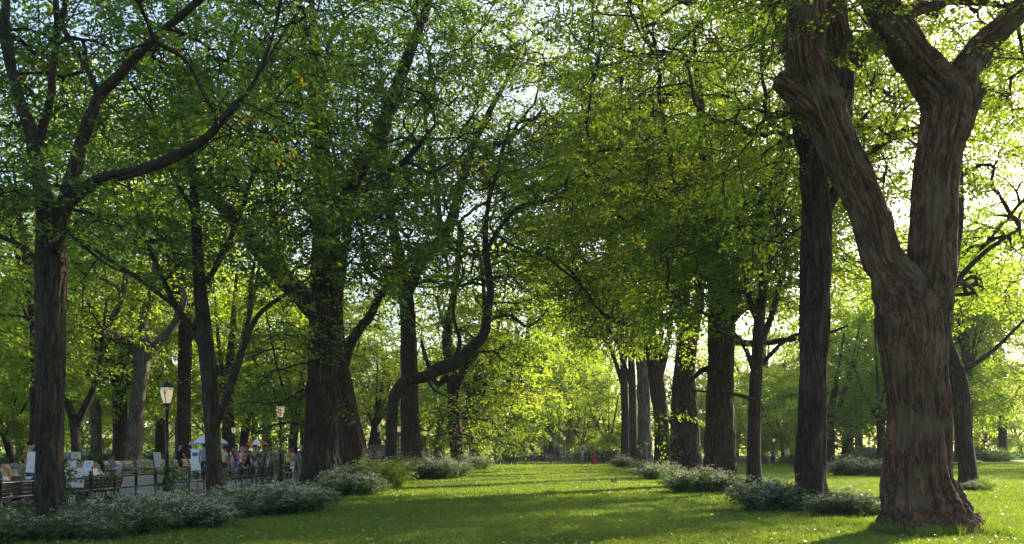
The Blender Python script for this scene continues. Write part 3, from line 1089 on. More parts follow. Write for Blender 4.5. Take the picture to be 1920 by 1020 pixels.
make_tree('young_tree', 'slender dark tree right of the tall black lamp post, forking low above the shrubs', 'tree', (b[0], d, 0), L2, tg, 0.124, 34, M['leaf_dark'], M['bark_moss'], thin='l', seed=32, ns=20, flare=0.2, wob=0.1)

d = gd(911)
b = at(604, 843, d)
L3 = [
    limb(d, [(606, 913, 92), (605, 895, 78), (603, 860, 68), (603, 780, 62), (605, 700, 58), (608, 600, 56), (610, 520, 54), (611, 450, 52), (612, 390, 46), (606, 320, 38), (596, 240, 30), (590, 140, 22), (585, 30, 15), (580, -80, 9)]),
    limb(d, [(614, 440, 40), (640, 380, 36), (672, 320, 32), (705, 265, 30), (732, 200, 28), (756, 130, 24), (785, 55, 20), (812, -20, 15), (840, -120, 9)], 0.5),
    limb(d, [(604, 600, 44), (570, 560, 40), (530, 520, 36), (495, 480, 34), (455, 430, 30), (415, 385, 26), (370, 340, 22), (320, 290, 17), (270, 230, 11)], 1.2),
    limb(d, [(618, 400, 24), (660, 370, 20), (720, 330, 16), (770, 290, 12), (820, 230, 8)], -1.5),
    limb(d, [(528, 515, 18), (520, 440, 15), (500, 350, 12), (490, 250, 9)], 1.4),
    limb(d, [(600, 810, 9), (560, 795, 7), (520, 795, 5), (470, 815, 4), (430, 820, 2)], -0.5),
    limb(d, [(590, 680, 8), (540, 655, 6), (490, 660, 4), (440, 690, 3)], -0.8),
]
rng = np.random.default_rng(33)
tg = np.vstack([
    vase(rng, (b[0] - .5, d), 9.0, 26, 9, 1500),
    blobs(rng, d, [(600, 380, -3.5, 170, 120, 2, 190), (560, 200, -2, 220, 140, 3, 190), (700, 420, -1.5, 100, 110, 2, 80), (500, 660, 0, 70, 60, 2, 40), (520, 760, .5, 80, 60, 1.6, 36), (615, 640, -1.4, 35, 110, .5, 22), (760, 130, 0, 130, 110, 3, 80)])])
make_tree('elm_tree', 'massive elm with a very broad near black trunk in the middle of the left row', 'tree', (b[0], d, 0), L3, tg, 0.155, 38, M['leaf_dark'], M['bark'], thin='l', seed=33, ns=48, step=.1, flare=0.28, ridge=(0.11, 5.0), fuse=.045, group='elms of the left row')

d = 44.5
b = at(668, 843, d)
L3b = [
    limb(d, [(672, 906, 70), (667, 880, 62), (658, 830, 54), (648, 770, 46), (640, 720, 40), (634, 660, 32), (630, 590, 26), (640, 500, 20), (655, 400, 14), (665, 300, 9)]),
    limb(d, [(640, 700, 24), (655, 650, 20), (675, 615, 18), (695, 590, 16), (715, 550, 13), (745, 500, 9)]),
]
rng = np.random.default_rng(34)
tg = np.vstack([vase(rng, (b[0] + 1.0, d + 1), 11, 25, 7, 500), blobs(rng, d, [(700, 570, 1, 60, 50, 2, 26)])])
make_tree('elm_tree', 'broad trunk leaning against the right side of the massive near black elm', 'tree', (b[0], d, 0), L3b, tg, 0.15, 34, M['leaf_dark'], M['bark'], thin='l', seed=34, ns=40, flare=0.25, ridge=(0.04, 6.0), group='elms of the left row')

d = 60.0
b = at(770, 843, d)
L4 = [
    limb(d, [(770, 887, 50), (770, 870, 42), (769, 800, 36), (768, 720, 33), (766, 640, 30), (762, 560, 28), (752, 500, 24), (738, 430, 18), (725, 330, 13), (720, 220, 9), (712, 100, 6)]),
    limb(d, [(764, 545, 24), (790, 490, 22), (825, 450, 20), (850, 400, 18), (866, 340, 16), (885, 280, 14), (912, 220, 11), (945, 160, 8), (985, 80, 5)]),
    limb(d, [(862, 350, 10), (880, 320, 9), (915, 285, 8), (960, 255, 6), (1010, 215, 4)], 0.5),
    limb(d, [(825, 452, 12), (822, 380, 10), (812, 310, 9), (800, 240, 7), (790, 150, 5)], -0.5),
    limb(d, [(770, 520, 14), (735, 530, 10), (700, 520, 7)], -0.4),
]
rng = np.random.default_rng(35)
tg = np.vstack([vase(rng, (b[0] + 2.5, d), 11.5, 29, 10.5, 1200), blobs(rng, d, [(760, 470, -1, 110, 60, 2.5, 50), (900, 120, 0, 140, 130, 4, 150), (1000, 60, 4, 120, 120, 4, 110), (740, 220, 0, 100, 130, 4, 70)])])
make_tree('elm_tree', 'upright elm trunk crossed by the bowed mossy trunk, long limb sweeping to the right', 'tree', (b[0], d, 0), L4, tg, 0.19, 34, M['leaf_mid'], M['bark'], thin='l', seed=35, ns=24, flare=0.3, group='elms of the left row')

d = 55.0
b = at(733, 843, d)
L5 = [
    limb(d, [(732, 891, 28), (733, 860, 22), (735, 800, 20), (737, 758, 22), (748, 728, 23), (768, 712, 23), (800, 706, 21), (826, 690, 25), (858, 680, 22), (884, 652, 21), (908, 626, 18), (915, 585, 15), (920, 545, 14), (914, 500, 14), (910, 445, 11), (916, 380, 8), (935, 310, 7), (960, 220, 5)]),
    limb(d, [(912, 470, 8), (935, 430, 8), (965, 395, 8), (1005, 380, 8), (1048, 372, 7), (1062, 350, 5), (1062, 310, 3)]),
    limb(d, [(916, 600, 7), (955, 590, 6), (985, 612, 6), (1010, 600, 4), (1030, 575, 3)]),
    limb(d, [(850, 682, 9), (862, 640, 8), (850, 590, 6), (856, 540, 4)], .5),
    limb(d, [(800, 702, 6), (812, 730, 5), (840, 745, 3), (862, 770, 2)], -.4),
    limb(d, [(930, 440, 5), (970, 465, 5), (1020, 480, 5), (1060, 510, 5), (1095, 540, 5), (1120, 580, 4)], 1.0),
]
rng = np.random.default_rng(36)
tg = blobs(rng, d, [(930, 300, 0, 130, 100, 3, 90), (1040, 340, 0, 60, 60, 2, 24), (990, 590, 0, 60, 30, 1.5, 10), (900, 430, 0, 70, 60, 2, 20)])
make_tree('bowed_tree', 'mossy trunk bowed low to the right, then rising in an elbow over the lawn', 'tree', (b[0], d, 0), L5, tg, 0.18, 30, M['leaf_mid'], M['bark_moss'], seed=36, ns=20, flare=0.2, wob=0.2, coarse=False)

d = 78.0
b = at(862, 843, d)
L6 = [
    limb(d, [(866, 878, 34), (860, 860, 28), (853, 800, 25), (850, 740, 24), (846, 690, 22), (838, 630, 18), (848, 570, 14), (858, 500, 11), (862, 420, 8)]),
    limb(d, [(850, 740, 16), (872, 690, 14), (892, 660, 12), (905, 620, 10), (908, 560, 8), (900, 480, 6)]),
    limb(d, [(840, 700, 14), (822, 720, 11), (805, 690, 9), (790, 640, 6)]),
]
rng = np.random.default_rng(37)
tg = np.vstack([vase(rng, (b[0], d), 9, 30, 9, 800), blobs(rng, d, [(865, 790, -1, 40, 70, 1.2, 60), (895, 740, -.5, 40, 40, 1.5, 26), (930, 800, 1, 60, 40, 2, 26), (870, 690, -1, 50, 50, 1.5, 20)])])
make_tree('ivy_elm', 'forked elm trunk wrapped in leafy ivy at the inner end of the left row', 'tree', (b[0], d, 0), L6, tg, 0.2, 30, M['leaf_mid'], M['bark'], thin='m', seed=37, ns=18, flare=0.2)

# --- beyond the promenade, traced --------------------------------------
d = 66.0
b = at(253, 843, d)
B1 = [
    limb(d, [(250, 888, 36), (251, 865, 30), (255, 790, 28), (261, 720, 26), (266, 672, 28), (245, 648, 20), (215, 632, 18), (196, 622, 14), (215, 590, 12), (232, 545, 11), (235, 480, 8)]),
    limb(d, [(266, 690, 22), (275, 640, 20), (268, 600, 17), (285, 550, 14), (292, 490, 11), (300, 420, 7)]),
    limb(d, [(268, 680, 20), (295, 645, 17), (325, 610, 14), (345, 560, 13), (340, 530, 11), (360, 490, 8)]),
]
rng = np.random.default_rng(41)
tg = np.vstack([vase(rng, (b[0], d), 12, 28, 10, 700)])
make_tree('gnarled_tree', 'pale grey gnarled trunk splitting into three crooked limbs beyond the benches', 'tree', (b[0], d, 0), B1, tg, 0.21, 30, M['leaf_bright'], M['bark_grey'], seed=41, ns=20, flare=0.2, wob=0.25)
d = 62.0
b = at(142, 843, d)
B2 = [
    limb(d, [(144, 885, 24), (143, 850, 19), (140, 800, 17), (130, 765, 14), (112, 735, 11), (100, 690, 9), (85, 620, 6)]),
    limb(d, [(142, 800, 14), (158, 765, 13), (175, 730, 11), (186, 690, 9), (192, 640, 6), (200, 560, 4)]),
]
rng = np.random.default_rng(42)
tg = blobs(rng, d, [(110, 680, -1, 90, 60, 2.5, 60), (170, 600, 1, 90, 80, 3, 70), (60, 560, 0, 120, 100, 3, 110)])
make_tree('forked_tree', 'small dark forked tree behind the portrait stall with yellow green leaves', 'tree', (b[0], d, 0), B2, tg, 0.2, 30, M['leaf_bright'], M['bark'], seed=42, coarse=False)

# ================================================================== background trees: four kinds, copied
def proto_tree(name, seed, h, rad, fork, nt_, leaf, nleaf, mat, bark, z0, lean=0.0):
    rng = np.random.default_rng(seed)
    L = [wl((0, 0, -0.1, rad * 1.5), (0, 0, 0.5, rad * 1.12), (lean * .3, 0, fork * .5, rad), (lean, .1, fork, rad * .95), (lean + .6, .4, fork + h * .2, rad * .6), (lean + 1.4, .9, h * .8, rad * .25))]
    for k in range(4):
        a = k * 1.57 + rng.uniform(-.5, .5)
        s = rng.uniform(.7, 1.2)
        f0 = fork * rng.uniform(.75, 1.0)
        L.append(wl((lean * f0 / fork, 0, f0, rad * .55), (lean + math.cos(a) * 1.1 * s, math.sin(a) * 1.1 * s, f0 + h * .1, rad * .45),
                    (lean + math.cos(a) * 2.6 * s, math.sin(a) * 2.6 * s, f0 + h * .28, rad * .3), (lean + math.cos(a) * 4.2 * s, math.sin(a) * 4.2 * s, h * .82, rad * .12)))
    tg = vase(rng, (lean, 0), z0, h, h * .36, nt_, low=0.55)
    return make_tree(name, None, 'tree', (0, 0, 0), L, tg, leaf, nleaf, mat, bark, seed=seed, local=True, ns=12, flare=0.3, size=7.5)


protos = {
    'a': proto_tree('background_elm', 51, 21, .52, 6.5, 310, .27, 34, M['leaf_bright'], M['bark'], 5.0),
    'b': proto_tree('background_elm', 52, 18, .42, 5.0, 300, .26, 34, M['leaf_mid'], M['bark'], 3.6, .6),
    'c': proto_tree('background_elm', 53, 23, .55, 8.0, 320, .28, 34, M['leaf_mid'], M['bark_grey'], 6.0),
    'd': proto_tree('background_elm', 54, 11, .22, 2.6, 240, .23, 34, M['leaf_bright'], M['bark'], 1.7, .5),
    'e': proto_tree('background_elm', 55, 13, .3, 3.2, 270, .25, 34, M['leaf_mid'], M['bark'], 1.6, -.4),
    'f': proto_tree('background_elm', 56, 24, .45, 10.0, 300, .27, 34, M['leaf_bright'], M['bark'], 10.0),
}
used_p = set()
MARKS = [(-9999, 'beyond the promenade at the outer edge'), (25, 'beyond the portrait stall'), (150, 'beyond the near benches'), (235, 'beyond the gnarled grey tree'), (325, 'behind the tall black lamp'), (420, 'behind the striped umbrellas'),
         (540, 'behind the crowd'), (640, 'behind the leaning broad trunk'), (720, 'behind the bronze statue'), (800, 'behind the bowed trunk'), (880, 'behind the ivy clad elm'), (950, 'behind the end fence'), (1010, 'behind the stone terrace'),
         (1090, 'behind the couple'), (1160, 'behind the pale grey trunk'), (1260, 'behind the dark forked elm'), (1330, 'behind the stout ridged elm'), (1430, 'behind the slim young tree'), (1500, 'behind the straight grey trunk'),
         (1600, 'behind the white shrub clump'), (1700, 'behind the largest elm'), (1800, 'across the sunny meadow'), (1930, 'out past the sunny meadow')]
KINDW = {'a': 'tall yellow green elm', 'b': 'mid green spreading elm', 'c': 'tall pale barked elm', 'd': 'small bright leafy tree', 'f': 'high crowned airy elm', 'e': 'low dark green tree'}
mark_n = {}
ORD = ['', ', second one in', ', third one in', ', fourth one in', ', fifth one in', ', sixth one in']


def bg_tree(k, px, d, s, rz):
    o = protos[k] if k not in used_p else copy_tree(protos[k])
    used_p.add(k)
    p = at(px, HY, d)
    o.location = (p[0], d, 0)
    o.rotation_euler.z = rz
    o.scale = (s, s, s)
    m = [t for x, t in MARKS if px >= x][-1]
    n = mark_n.get((k, m), 0)
    mark_n[(k, m)] = n + 1
    o['label'] = KINDW[k] + ' ' + m + ORD[min(n, 5)] + ('' if n else '')
    o['group'] = 'background trees round the park'


rb = random.Random(5)
BG = [
    # left, beyond the promenade
    ('b', -190, 52, 1.0), ('a', 225, 84, 1.2), ('a', -60, 78, 1.05), ('d', 20, 70, 1.1), ('b', 40, 98, 1.1), ('a', 105, 118, 1.1), ('c', 180, 96, 1.0), ('e', 215, 120, 1.2), ('a', 300, 105, 1.1), ('c', 338, 92, .95), ('d', 300, 132, 1.1),
    ('a', 428, 80, 1.0), ('b', 455, 100, 1.1), ('c', 500, 118, 1.1), ('e', 480, 140, 1.3), ('b', 548, 84, .9), ('a', 570, 125, 1.1), ('c', 640, 112, 1.0), ('e', 620, 140, 1.2), ('b', 695, 122, 1.0), ('a', 730, 140, 1.1),
    ('e', 745, 150, 1.3), ('c', -330, 88, 1.1), ('a', -330, 60, 1.0), ('e', 70, 140, 1.3), ('c', 20, 130, 1.1), ('e', 150, 150, 1.2), ('e', 390, 145, 1.3), ('c', 250, 150, 1.1),
    # centre end
    ('d', 925, 100, 1.25), ('a', 890, 98, 1.1), ('a', 975, 115, 1.35), ('d', 965, 122, 1.2), ('e', 1000, 150, 1.3), ('c', 1045, 165, 1.1), ('e', 1065, 158, 1.2), ('d', 1085, 128, 1.0), ('a', 1110, 132, 1.15), ('d', 1140, 112, .95),
    ('e', 1130, 140, 1.3), ('b', 820, 135, 1.1), ('d', 850, 112, 1.1), ('e', 790, 145, 1.2), ('a', 1030, 140, 1.45), ('b', 950, 185, 1.2),
    # right
    ('e', 1275, 150, 1.3), ('d', 1335, 120, 1.0), ('e', 1345, 150, 1.3), ('d', 1405, 130, 1.1), ('d', 1450, 150, 1.3), ('e', 1485, 140, 1.2), ('d', 1468, 110, 1.0), ('a', 1557, 88, .75), ('e', 1582, 104, 1.1),
    ('a', 1652, 86, .75), ('c', 1610, 135, 1.1), ('b', 1700, 118, 1.1), ('a', 1770, 98, 1.05), ('d', 1760, 140, 1.3), ('a', 1880, 125, 1.1), ('d', 1838, 150, 1.2), ('d', 1915, 160, 1.4), 
    ('b', 2100, 120, 1.2), ('a', 2200, 90, 1.1), ('b', 1830, 178, 1.3), ('b', 1720, 175, 1.3), ('b', 1540, 175, 1.3), ('b', 1380, 180, 1.3), ('d', 1500, 125, 1.1),
    # more tall trees filling open sky behind the right row and the promenade
    ('f', 1814, 96, 1.1), ('f', 1700, 104, 1.1), ('a', 1722, 108, 1.2), ('a', 1800, 112, 1.25), ('a', 1425, 142, 1.2), ('a', 1592, 128, 1.25),
    ('f', 345, 73, 1.2), ('f', 70, 64, 1.1),
]
for k, px, d, s in BG:
    bg_tree(k, px, d, s * rb.uniform(.94, 1.06), rb.uniform(0, 6.28))

# far wood that reads as one mass
rng = np.random.default_rng(61)
n = 9500
a = np.r_[rng.uniform(R(12), R(168), n)]
rad_ = rng.uniform(205, 250, n)
z = 18 * rng.random(n) ** 1.25
zz = z * (0.75 + 0.35 * pnoise(np.column_stack([a * 14, z * 0, z * 0]), 3))
O = np.column_stack([np.cos(a) * rad_, np.sin(a) * rad_, zz + .2])
A = np.column_stack([rng.normal(size=n), rng.normal(size=n), rng.normal(size=n) * .3])
V, t = sprays(O, A, 16, 0.85, rng, size=5)
tag(link('distant_wood', leaf_mesh('distant_wood', V, t), M['leaf_bright']), kind='stuff')

# ================================================================== shrubs
def proto_shrub(seed, w_, h_, nl, nf, leaf=.06, mat='shrub_leaf', name='flowering_shrub'):
    rng = np.random.default_rng(seed)
    root = empty(name)
    st = MB()
    m = 70
    az = rng.uniform(0, 6.28, m)
    rr = np.sqrt(rng.random(m))
    top = np.column_stack([np.cos(az) * rr * w_ / 2, np.sin(az) * rr * w_ / 2, h_ * (1 - .45 * rr ** 2) * rng.uniform(.75, 1.12, m)])
    for p in top:
        b0 = p * [.25, .25, 0]
        st.tube(np.vstack([b0, (b0 + p) / 2 + [0, 0, .05], p]), [.006, .005, .003], 3, smooth=False, cap=False)
    st.build('stems', M['shrub_leaf'], root)
    # leaves in sprays along the stems
    k = nl // 12
    i = rng.integers(0, m, k)
    s = rng.random(k) ** .55
    O = top[i] * s[:, None] * np.array([1, 1, 1]) + rng.normal(0, .05, (k, 3))
    O[:, 2] = np.maximum(O[:, 2], .03)
    A = O * [1, 1, .5] + rng.normal(0, .25, (k, 3))
    V, t = sprays(O, A, 12, leaf, rng, size=3.2)
    link('leaves', leaf_mesh('leaves', V, t), M[mat], root)
    if nf:
        i = rng.integers(0, m, nf)
        hd = top[i] * rng.uniform(.82, 1.08, nf)[:, None] + rng.normal(0, .06, (nf, 3))
        q = 9
        C = np.repeat(hd, q, 0) + rng.normal(0, 1, (nf * q, 3)) * [.03, .03, .012]
        X = rng.normal(size=(nf * q, 3)) * [1, 1, .4]
        N = np.array([0, 0, 1.0]) + rng.normal(0, .4, (nf * q, 3))
        V = leaf_quads(C, X, N, rng.uniform(.016, .032, nf * q), rng.uniform(.016, .028, nf * q))
        link('blossoms', leaf_mesh('blossoms', V, np.repeat(rng.random(nf), q)), M['blossom'], root)
    return root


shr = {'w': proto_shrub(71, 1.5, .62, 5000, 280), 'm': proto_shrub(72, 1.4, .55, 4600, 120), 'g': proto_shrub(73, 1.3, .58, 4600, 40), 'y': proto_shrub(74, 1.6, 1.0, 4200, 60, mat='leaf_mid'),
       'h': proto_shrub(75, 2.6, 1.15, 9000, 0, leaf=.09, mat='leaf_blue', name='round_shrub')}
used_s = set()


def shrub(k, px, py, s, label, group=None, sz=1.0):
    o = shr[k] if k not in used_s else copy_tree(shr[k])
    used_s.add(k)
    d = gd(py)
    p = at(px, HY, d)
    o.location = (p[0], d, 0)
    o.rotation_euler.z = rb.uniform(0, 6.28)
    o.scale = (s, s, s * sz * (1.1 if group is None and k in 'wmg' else 1))
    tag(o, label, 'shrub', group)


BED = 'shrub of small white flower heads and dark leaves in the bed along the left fence'
for k, px, py, s in [
    ('g', -40, 1004, .95), ('m', 40, 1010, .8), ('g', 50, 975, .75), ('m', 150, 1008, .9), ('w', 205, 995, .95), ('m', 255, 1003, 1.0), ('w', 300, 993, 1.05), ('m', 350, 987, 1.0), ('w', 300, 966, .8), ('w', 395, 975, .9),
    ('m', 250, 960, .8), ('g', 170, 965, .7), ('g', 125, 985, .75), ('w', 440, 963, 1.1), ('m', 490, 966, 1.1), ('w', 538, 964, 1.15), ('w', 580, 960, 1.05), ('m', 420, 946, .8), ('w', 475, 944, .85), ('w', 530, 943, .9), ('m', 362, 952, .8), ('w', 330, 955, .7),
    ('g', -5, 965, .7), ('g', 205, 950, .55), ('m', 270, 945, .6), ('g', -10, 1020, .8), ('g', 85, 1014, .55), ('m', 200, 1012, .7), ('w', 395, 990, .8), ('g', 15, 1000, .8), ('m', 455, 972, .8), ('g', 120, 1013, .7)]:
    shrub(k, px, py, s, BED, 'white flowered shrubs in the left bed')
for k, px, py, s, lab in [
    ('w', 640, 931, 1.25, 'white flowered shrub at the foot of the massive near black elm'),
    ('w', 684, 930, 1.1, 'low white flowered shrub, last of the patch right of the massive elm'),
    ('g', 655, 918, 1.5, 'dull green shrub climbing against the leaning broad trunk'),
    ('y', 700, 915, 1.25, 'rusty and green shrub just right of the leaning broad trunk'),
    ('y', 742, 914, 1.15, 'yellow green shrub under the bowed trunk'),
    ('w', 785, 899, 1.6, 'pale flowered shrub below the upright elm, first of three in a row'),
    ('w', 822, 899, 1.65, 'pale flowered shrub, middle of the sunlit clump beside the lawn'),
    ('w', 850, 897, 1.5, 'sunlit shrub at the lawn end of the clump left of the ivy clad elm'),
    ('y', 760, 893, 1.3, 'leafy shrub behind the sunlit clump at the foot of the upright elm'),
    ('w', 878, 882, 1.7, 'small flowered shrub right of the ivy clad elm'),
    ('w', 898, 881, 1.5, 'last little flowered shrub before the stone post'),
    ('w', 955, 867, 2.6, 'whitish shrub behind the end fence near the stone post'),
    ('w', 980, 866, 2.0, 'smaller whitish shrub behind the end fence'),
    ('w', 1100, 867, 2.8, 'pale tall shrub directly left of the couple'),
    ('w', 1135, 867, 2.6, 'pale tall shrub directly right of the couple'),
    ('w', 1160, 867, 2.2, 'pale shrub behind the fence nearest the right row'),
    ('w', 1166, 877, 1.5, 'cream flowered shrub on the lawn before the furthest dark trunk'),
    ('w', 1202, 886, 1.2, 'white flowered shrub in front of the pale grey trunk'),
    ('w', 1222, 900, 1.25, 'pinkish white shrub left of the dark leaning elm'),
    ('w', 1248, 897, 1.3, 'white flowered shrub in front of the dark leaning elm'),
    ('m', 1268, 905, 1.1, 'low shrub between the pinkish white shrub and the stout ridged elm'),
    ('m', 1275, 923, 1.15, 'dark leaved flowered shrub at the left foot of the stout ridged elm'),
    ('w', 1312, 924, 1.3, 'white flowered shrub before the stout ridged elm'),
    ('w', 1345, 923, 1.15, 'white flowered shrub at the right foot of the stout ridged elm'),
    ('m', 1375, 921, 1.0, 'small shrub between the stout ridged elm and the young tree'),
    ('w', 1422, 958, 1.15, 'white flowered shrub under the slim dark young tree'),
    ('w', 1458, 957, 1.2, 'full white flowered shrub left of the straight grey trunk'),
    ('m', 1488, 952, .7, 'shrub hugging the left foot of the straight grey trunk'),
    ('m', 1553, 966, .85, 'shrub hugging the right foot of the straight grey trunk'),
    ('w', 1592, 966, .95, 'white flowered shrub between the straight grey trunk and the largest elm'),
    ('m', 1640, 968, .5, 'low sparse flowered plant beside the largest elm'),
    ('w', 1580, 892, 1.5, 'bluish white shrub, first of the clump on the sunlit lawn'),
    ('w', 1605, 892, 1.6, 'bluish white shrub, middle of the clump on the sunlit lawn'),
    ('w', 1645, 893, 1.4, 'bluish white shrub nearest the largest elm in the sunlit clump'),
    ('w', 1820, 921, .55, 'tiny flowering plant at the foot of the leaning dark trunk'),
    ('y', 1848, 920, .5, 'tiny yellow green plant beside the leaning dark trunk'),
]:
    shrub(k, px, py, s, lab)
for px, py, s, lab in [(1488, 871, 1.3, 'clipped dark round shrub beside the far path'), (60, 872, 1.6, 'yellowish bushy shrub behind the far bench by the red top'), (180, 871, 1.5, 'round shrub beyond the far benches'),
                       (212, 869, 1.5, 'round shrub left of the gnarled grey tree'), (300, 868, 1.7, 'round shrub behind the tall black lamp'), (1010, 864, 1.5, 'dark shrub left of the stone terrace'), (1590, 872, 1.2, 'dark shrub behind the bluish white clump'),
                       (1855, 866, 2.0, 'sunlit bush across the meadow'), (1880, 865, 1.8, 'second sunlit bush across the meadow'), (1640, 868, 1.3, 'dark bush behind the largest elm'), (640, 870, 1.2, 'bush behind the leaning trunk'), (20, 874, 1.3, 'low bush at the outer edge of the far bench')]:
    shrub('h', px, py, s, lab, sz=.8)

# ================================================================== grass and fallen leaves
rng = np.random.default_rng(81)


def grass(n, d0, d1, hgt, wid, pw):
    u = rng.random(n)
    dd = d0 + (d1 - d0) * u ** pw
    px = rng.uniform(-60, 1980, n)
    x = (px - CX) / F * dd
    ok = x > XF(dd) + .4
    x, dd = x[ok], dd[ok]
    n = len(x)
    dn = pnoise(np.column_stack([x * .5, dd * .5, dd * 0]), 8) + .8 * pnoise(np.column_stack([x * .16, dd * .12, dd * 0]), 9) + .4 * pnoise(np.column_stack([x * 2.2, dd * 2.2, dd * 0]), 10)
    hh = hgt * rng.uniform(.5, 1.25, n) * (1 + .5 * dn)
    ww = wid * rng.uniform(.7, 1.3, n)
    az = rng.uniform(0, 6.28, n)
    C = np.column_stack([x, dd, np.zeros(n) - .004])
    ln = rng.normal(0, .45, (n, 2))
    X = np.column_stack([ln, np.ones(n)])
    N = np.column_stack([np.cos(az), np.sin(az), np.zeros(n)])
    V = leaf_quads(C, X, N, hh * 1.1, ww)
    t = np.clip(.45 + .42 * dn + rng.normal(0, .16, n), 0, 1)
    t[rng.random(n) < .004] = 1
    return V, t


V1, t1 = grass(230000, 13.6, 27, .065, .013, 1.15)
# longer unmown tufts round the trunks
tz = []
for px_, d_, r_, k_ in ((1734, 17.4, 1.25, 2600), (1522, 23.3, .8, 900), (92, 18.4, .7, 700), (1413, 33, .6, 500), (1815, 35.6, .7, 500)):
    c_ = at(px_, HY, d_)
    a_ = rng.uniform(0, 6.28, k_)
    q_ = r_ * (.75 + .45 * rng.random(k_) ** 1.5) * (1 + .12 * np.sin(a_ * 5))
    n_ = k_
    P_ = np.column_stack([c_[0] + q_ * np.cos(a_), d_ + q_ * np.sin(a_), np.zeros(k_)])
    ln_ = rng.normal(0, .35, (k_, 2))
    tz.append(leaf_quads(P_, np.column_stack([ln_, np.ones(k_)]), np.column_stack([np.cos(a_ * 3), np.sin(a_ * 3), a_ * 0]), rng.uniform(.08, .26, k_), rng.uniform(.012, .02, k_)))
V3 = np.vstack(tz)
t3 = np.clip(rng.normal(.5, .2, len(V3) // 4), 0, 1)
V2, t2 = grass(170000, 27, 62, .085, .028, 1.3)
V4, t4 = grass(120000, 60, 112, .10, .06, 1.2)
tag(link('grass', leaf_mesh('grass', np.vstack([V1, V2, V3, V4]), np.r_[t1, t2, t3, t4]), M['grass']), kind='stuff')
n = 3200
dd = 14 + 45 * rng.random(n) ** 1.7
x = rng.uniform(-.5, .56, n) * dd
ok = x > XF(dd) + 2
x, dd = x[ok], dd[ok]
n = len(x)
V = leaf_quads(np.column_stack([x, dd, rng.uniform(.03, .07, n)]), rng.normal(size=(n, 3)) * [1, 1, .2], np.array([0, 0, 1]) + rng.normal(0, .35, (n, 3)), rng.uniform(.06, .12, n), rng.uniform(.04, .075, n))
tag(link('fallen_leaves', leaf_mesh('fallen_leaves', V, rng.random(n)), M['fallen']), kind='stuff')

# ================================================================== ironwork
def pos(px, d):
    return np.array([(px - CX) / F * d, d, 0.0])


def fence(label, P, hgt=.92, rails=(.84, .52, .18), pr=.042, rr=.026):
    P = np.array(P, float)
    root = empty('iron_fence', P[0], 0, label, 'fence')
    for p in P:
        b = MB()
        b.lathe([(pr * 1.5, 0), (pr * 1.5, .06), (pr, .07), (pr, hgt - .04), (pr * 1.5, hgt - .03), (pr * 1.5, hgt), (pr * .7, hgt + .01), (pr * 1.35, hgt + .045), (pr * 1.2, hgt + .075), (pr * .3, hgt + .1)], p - P[0], 8)
        b.build('post', M['iron'], root)
    for z in rails:
        b = MB()
        q = P - P[0] + [0, 0, z]
        b.tube(q, np.full(len(q), rr), 6, smooth=False)
        b.build('rail', M['iron'], root)
    return root


dd = np.arange(11.5, 93, 1.28)
fence('long black iron fence along the near edge of the promenade', np.column_stack([XF(dd), dd, dd * 0]))
dd = np.arange(30, 104, 1.6)
fence('black iron fence behind the far row of benches', np.column_stack([XF(dd) - 14.4, dd, dd * 0]))
pts, x = [], pos(905, 91)[0]
for k in range(26):
    pts.append((x, 91.0 + .02 * k, 0))
    x += .62 if k % 2 else 1.12
    if x > pos(1172, 91)[0]:
        break
fence('low black fence closing the far end of the lawn', pts, hgt=.82, rails=(.76, .44, .15), pr=.04, rr=.028)
pts = [(pos(1375, 96)[0] + 1.4 * k, 96 - .06 * k, 0) for k in range(9)]
fence('short run of black fence beside the far path on the right', pts, hgt=.85)


def make_bench(dark):
    root = empty('park_bench')
    W = M['slat_dark'] if dark else M['wood_slat']
    b = MB()
    for k in range(5):
        b.box((0, -.30 + k * .105, .43 + .004 * (k - 2) ** 2), (2.3, .085, .035))
    b.build('seat', W, root, smooth=False)
    b = MB()
    c, s = math.cos(.22), math.sin(.22)
    for k in range(4):
        b.box((0, .2 + .03 * k, .53 + .1 * k), (2.3, .03, .08), [[1, 0, 0], [0, c, s], [0, -s, c]])
    b.build('backrest', W, root, smooth=False)
    for x in (-1.08, -.36, .36, 1.08):
        b = MB()
        b.tube([(x, -.34, 0), (x, -.30, .2), (x, -.28, .40)], [.02, .018, .018], 6)
        b.tube([(x, -.32, .405), (x, .17, .405), (x, .24, .60), (x, .31, .90)], [.018] * 4, 6, smooth=False)
        b.tube([(x, .15, .40), (x, .2, .2), (x, .27, 0)], [.018, .018, .02], 6)
        b.build('leg', M['iron'], root)
        b = MB()
        a = np.linspace(-.3, math.pi + .5, 14)
        b.tube(np.column_stack([np.full(14, x), -.06 + .21 * np.cos(a), .55 + .15 * np.sin(a)]), [.015] * 14, 6, smooth=False)
        b.build('armrest', M['iron'], root)
    return root


ORDW = ['first', 'second', 'third', 'fourth', 'fifth', 'sixth', 'seventh', 'eighth', 'ninth', 'tenth', 'eleventh', 'twelfth', 'thirteenth', 'fourteenth', 'fifteenth', 'sixteenth', 'seventeenth']
b0 = None
for k, d in enumerate((17.4, 20.2, 24.4, 33.6, 36.2, 38.8, 50, 52.6)):
    o = b0 = make_bench(True) if b0 is None else copy_tree(b0)
    o.location = (XF(d) - .62, d, 0)
    o.rotation_euler.z = -math.pi / 2 - .035
    tag(o, 'dark slatted bench against the near fence, %s counting from the camera' % ORDW[k], 'bench', 'benches along the near fence')
b1 = None
for k, d in enumerate(np.arange(34.5, 76, 2.75)):
    o = b1 = make_bench(False) if b1 is None else copy_tree(b1)
    o.location = (XF(d) - 13.1, d, 0)
    o.rotation_euler.z = math.pi / 2 - .035
    tag(o, 'pale bench on the outer side of the promenade, %s counting from the camera' % ORDW[k], 'bench', 'benches on the outer side')
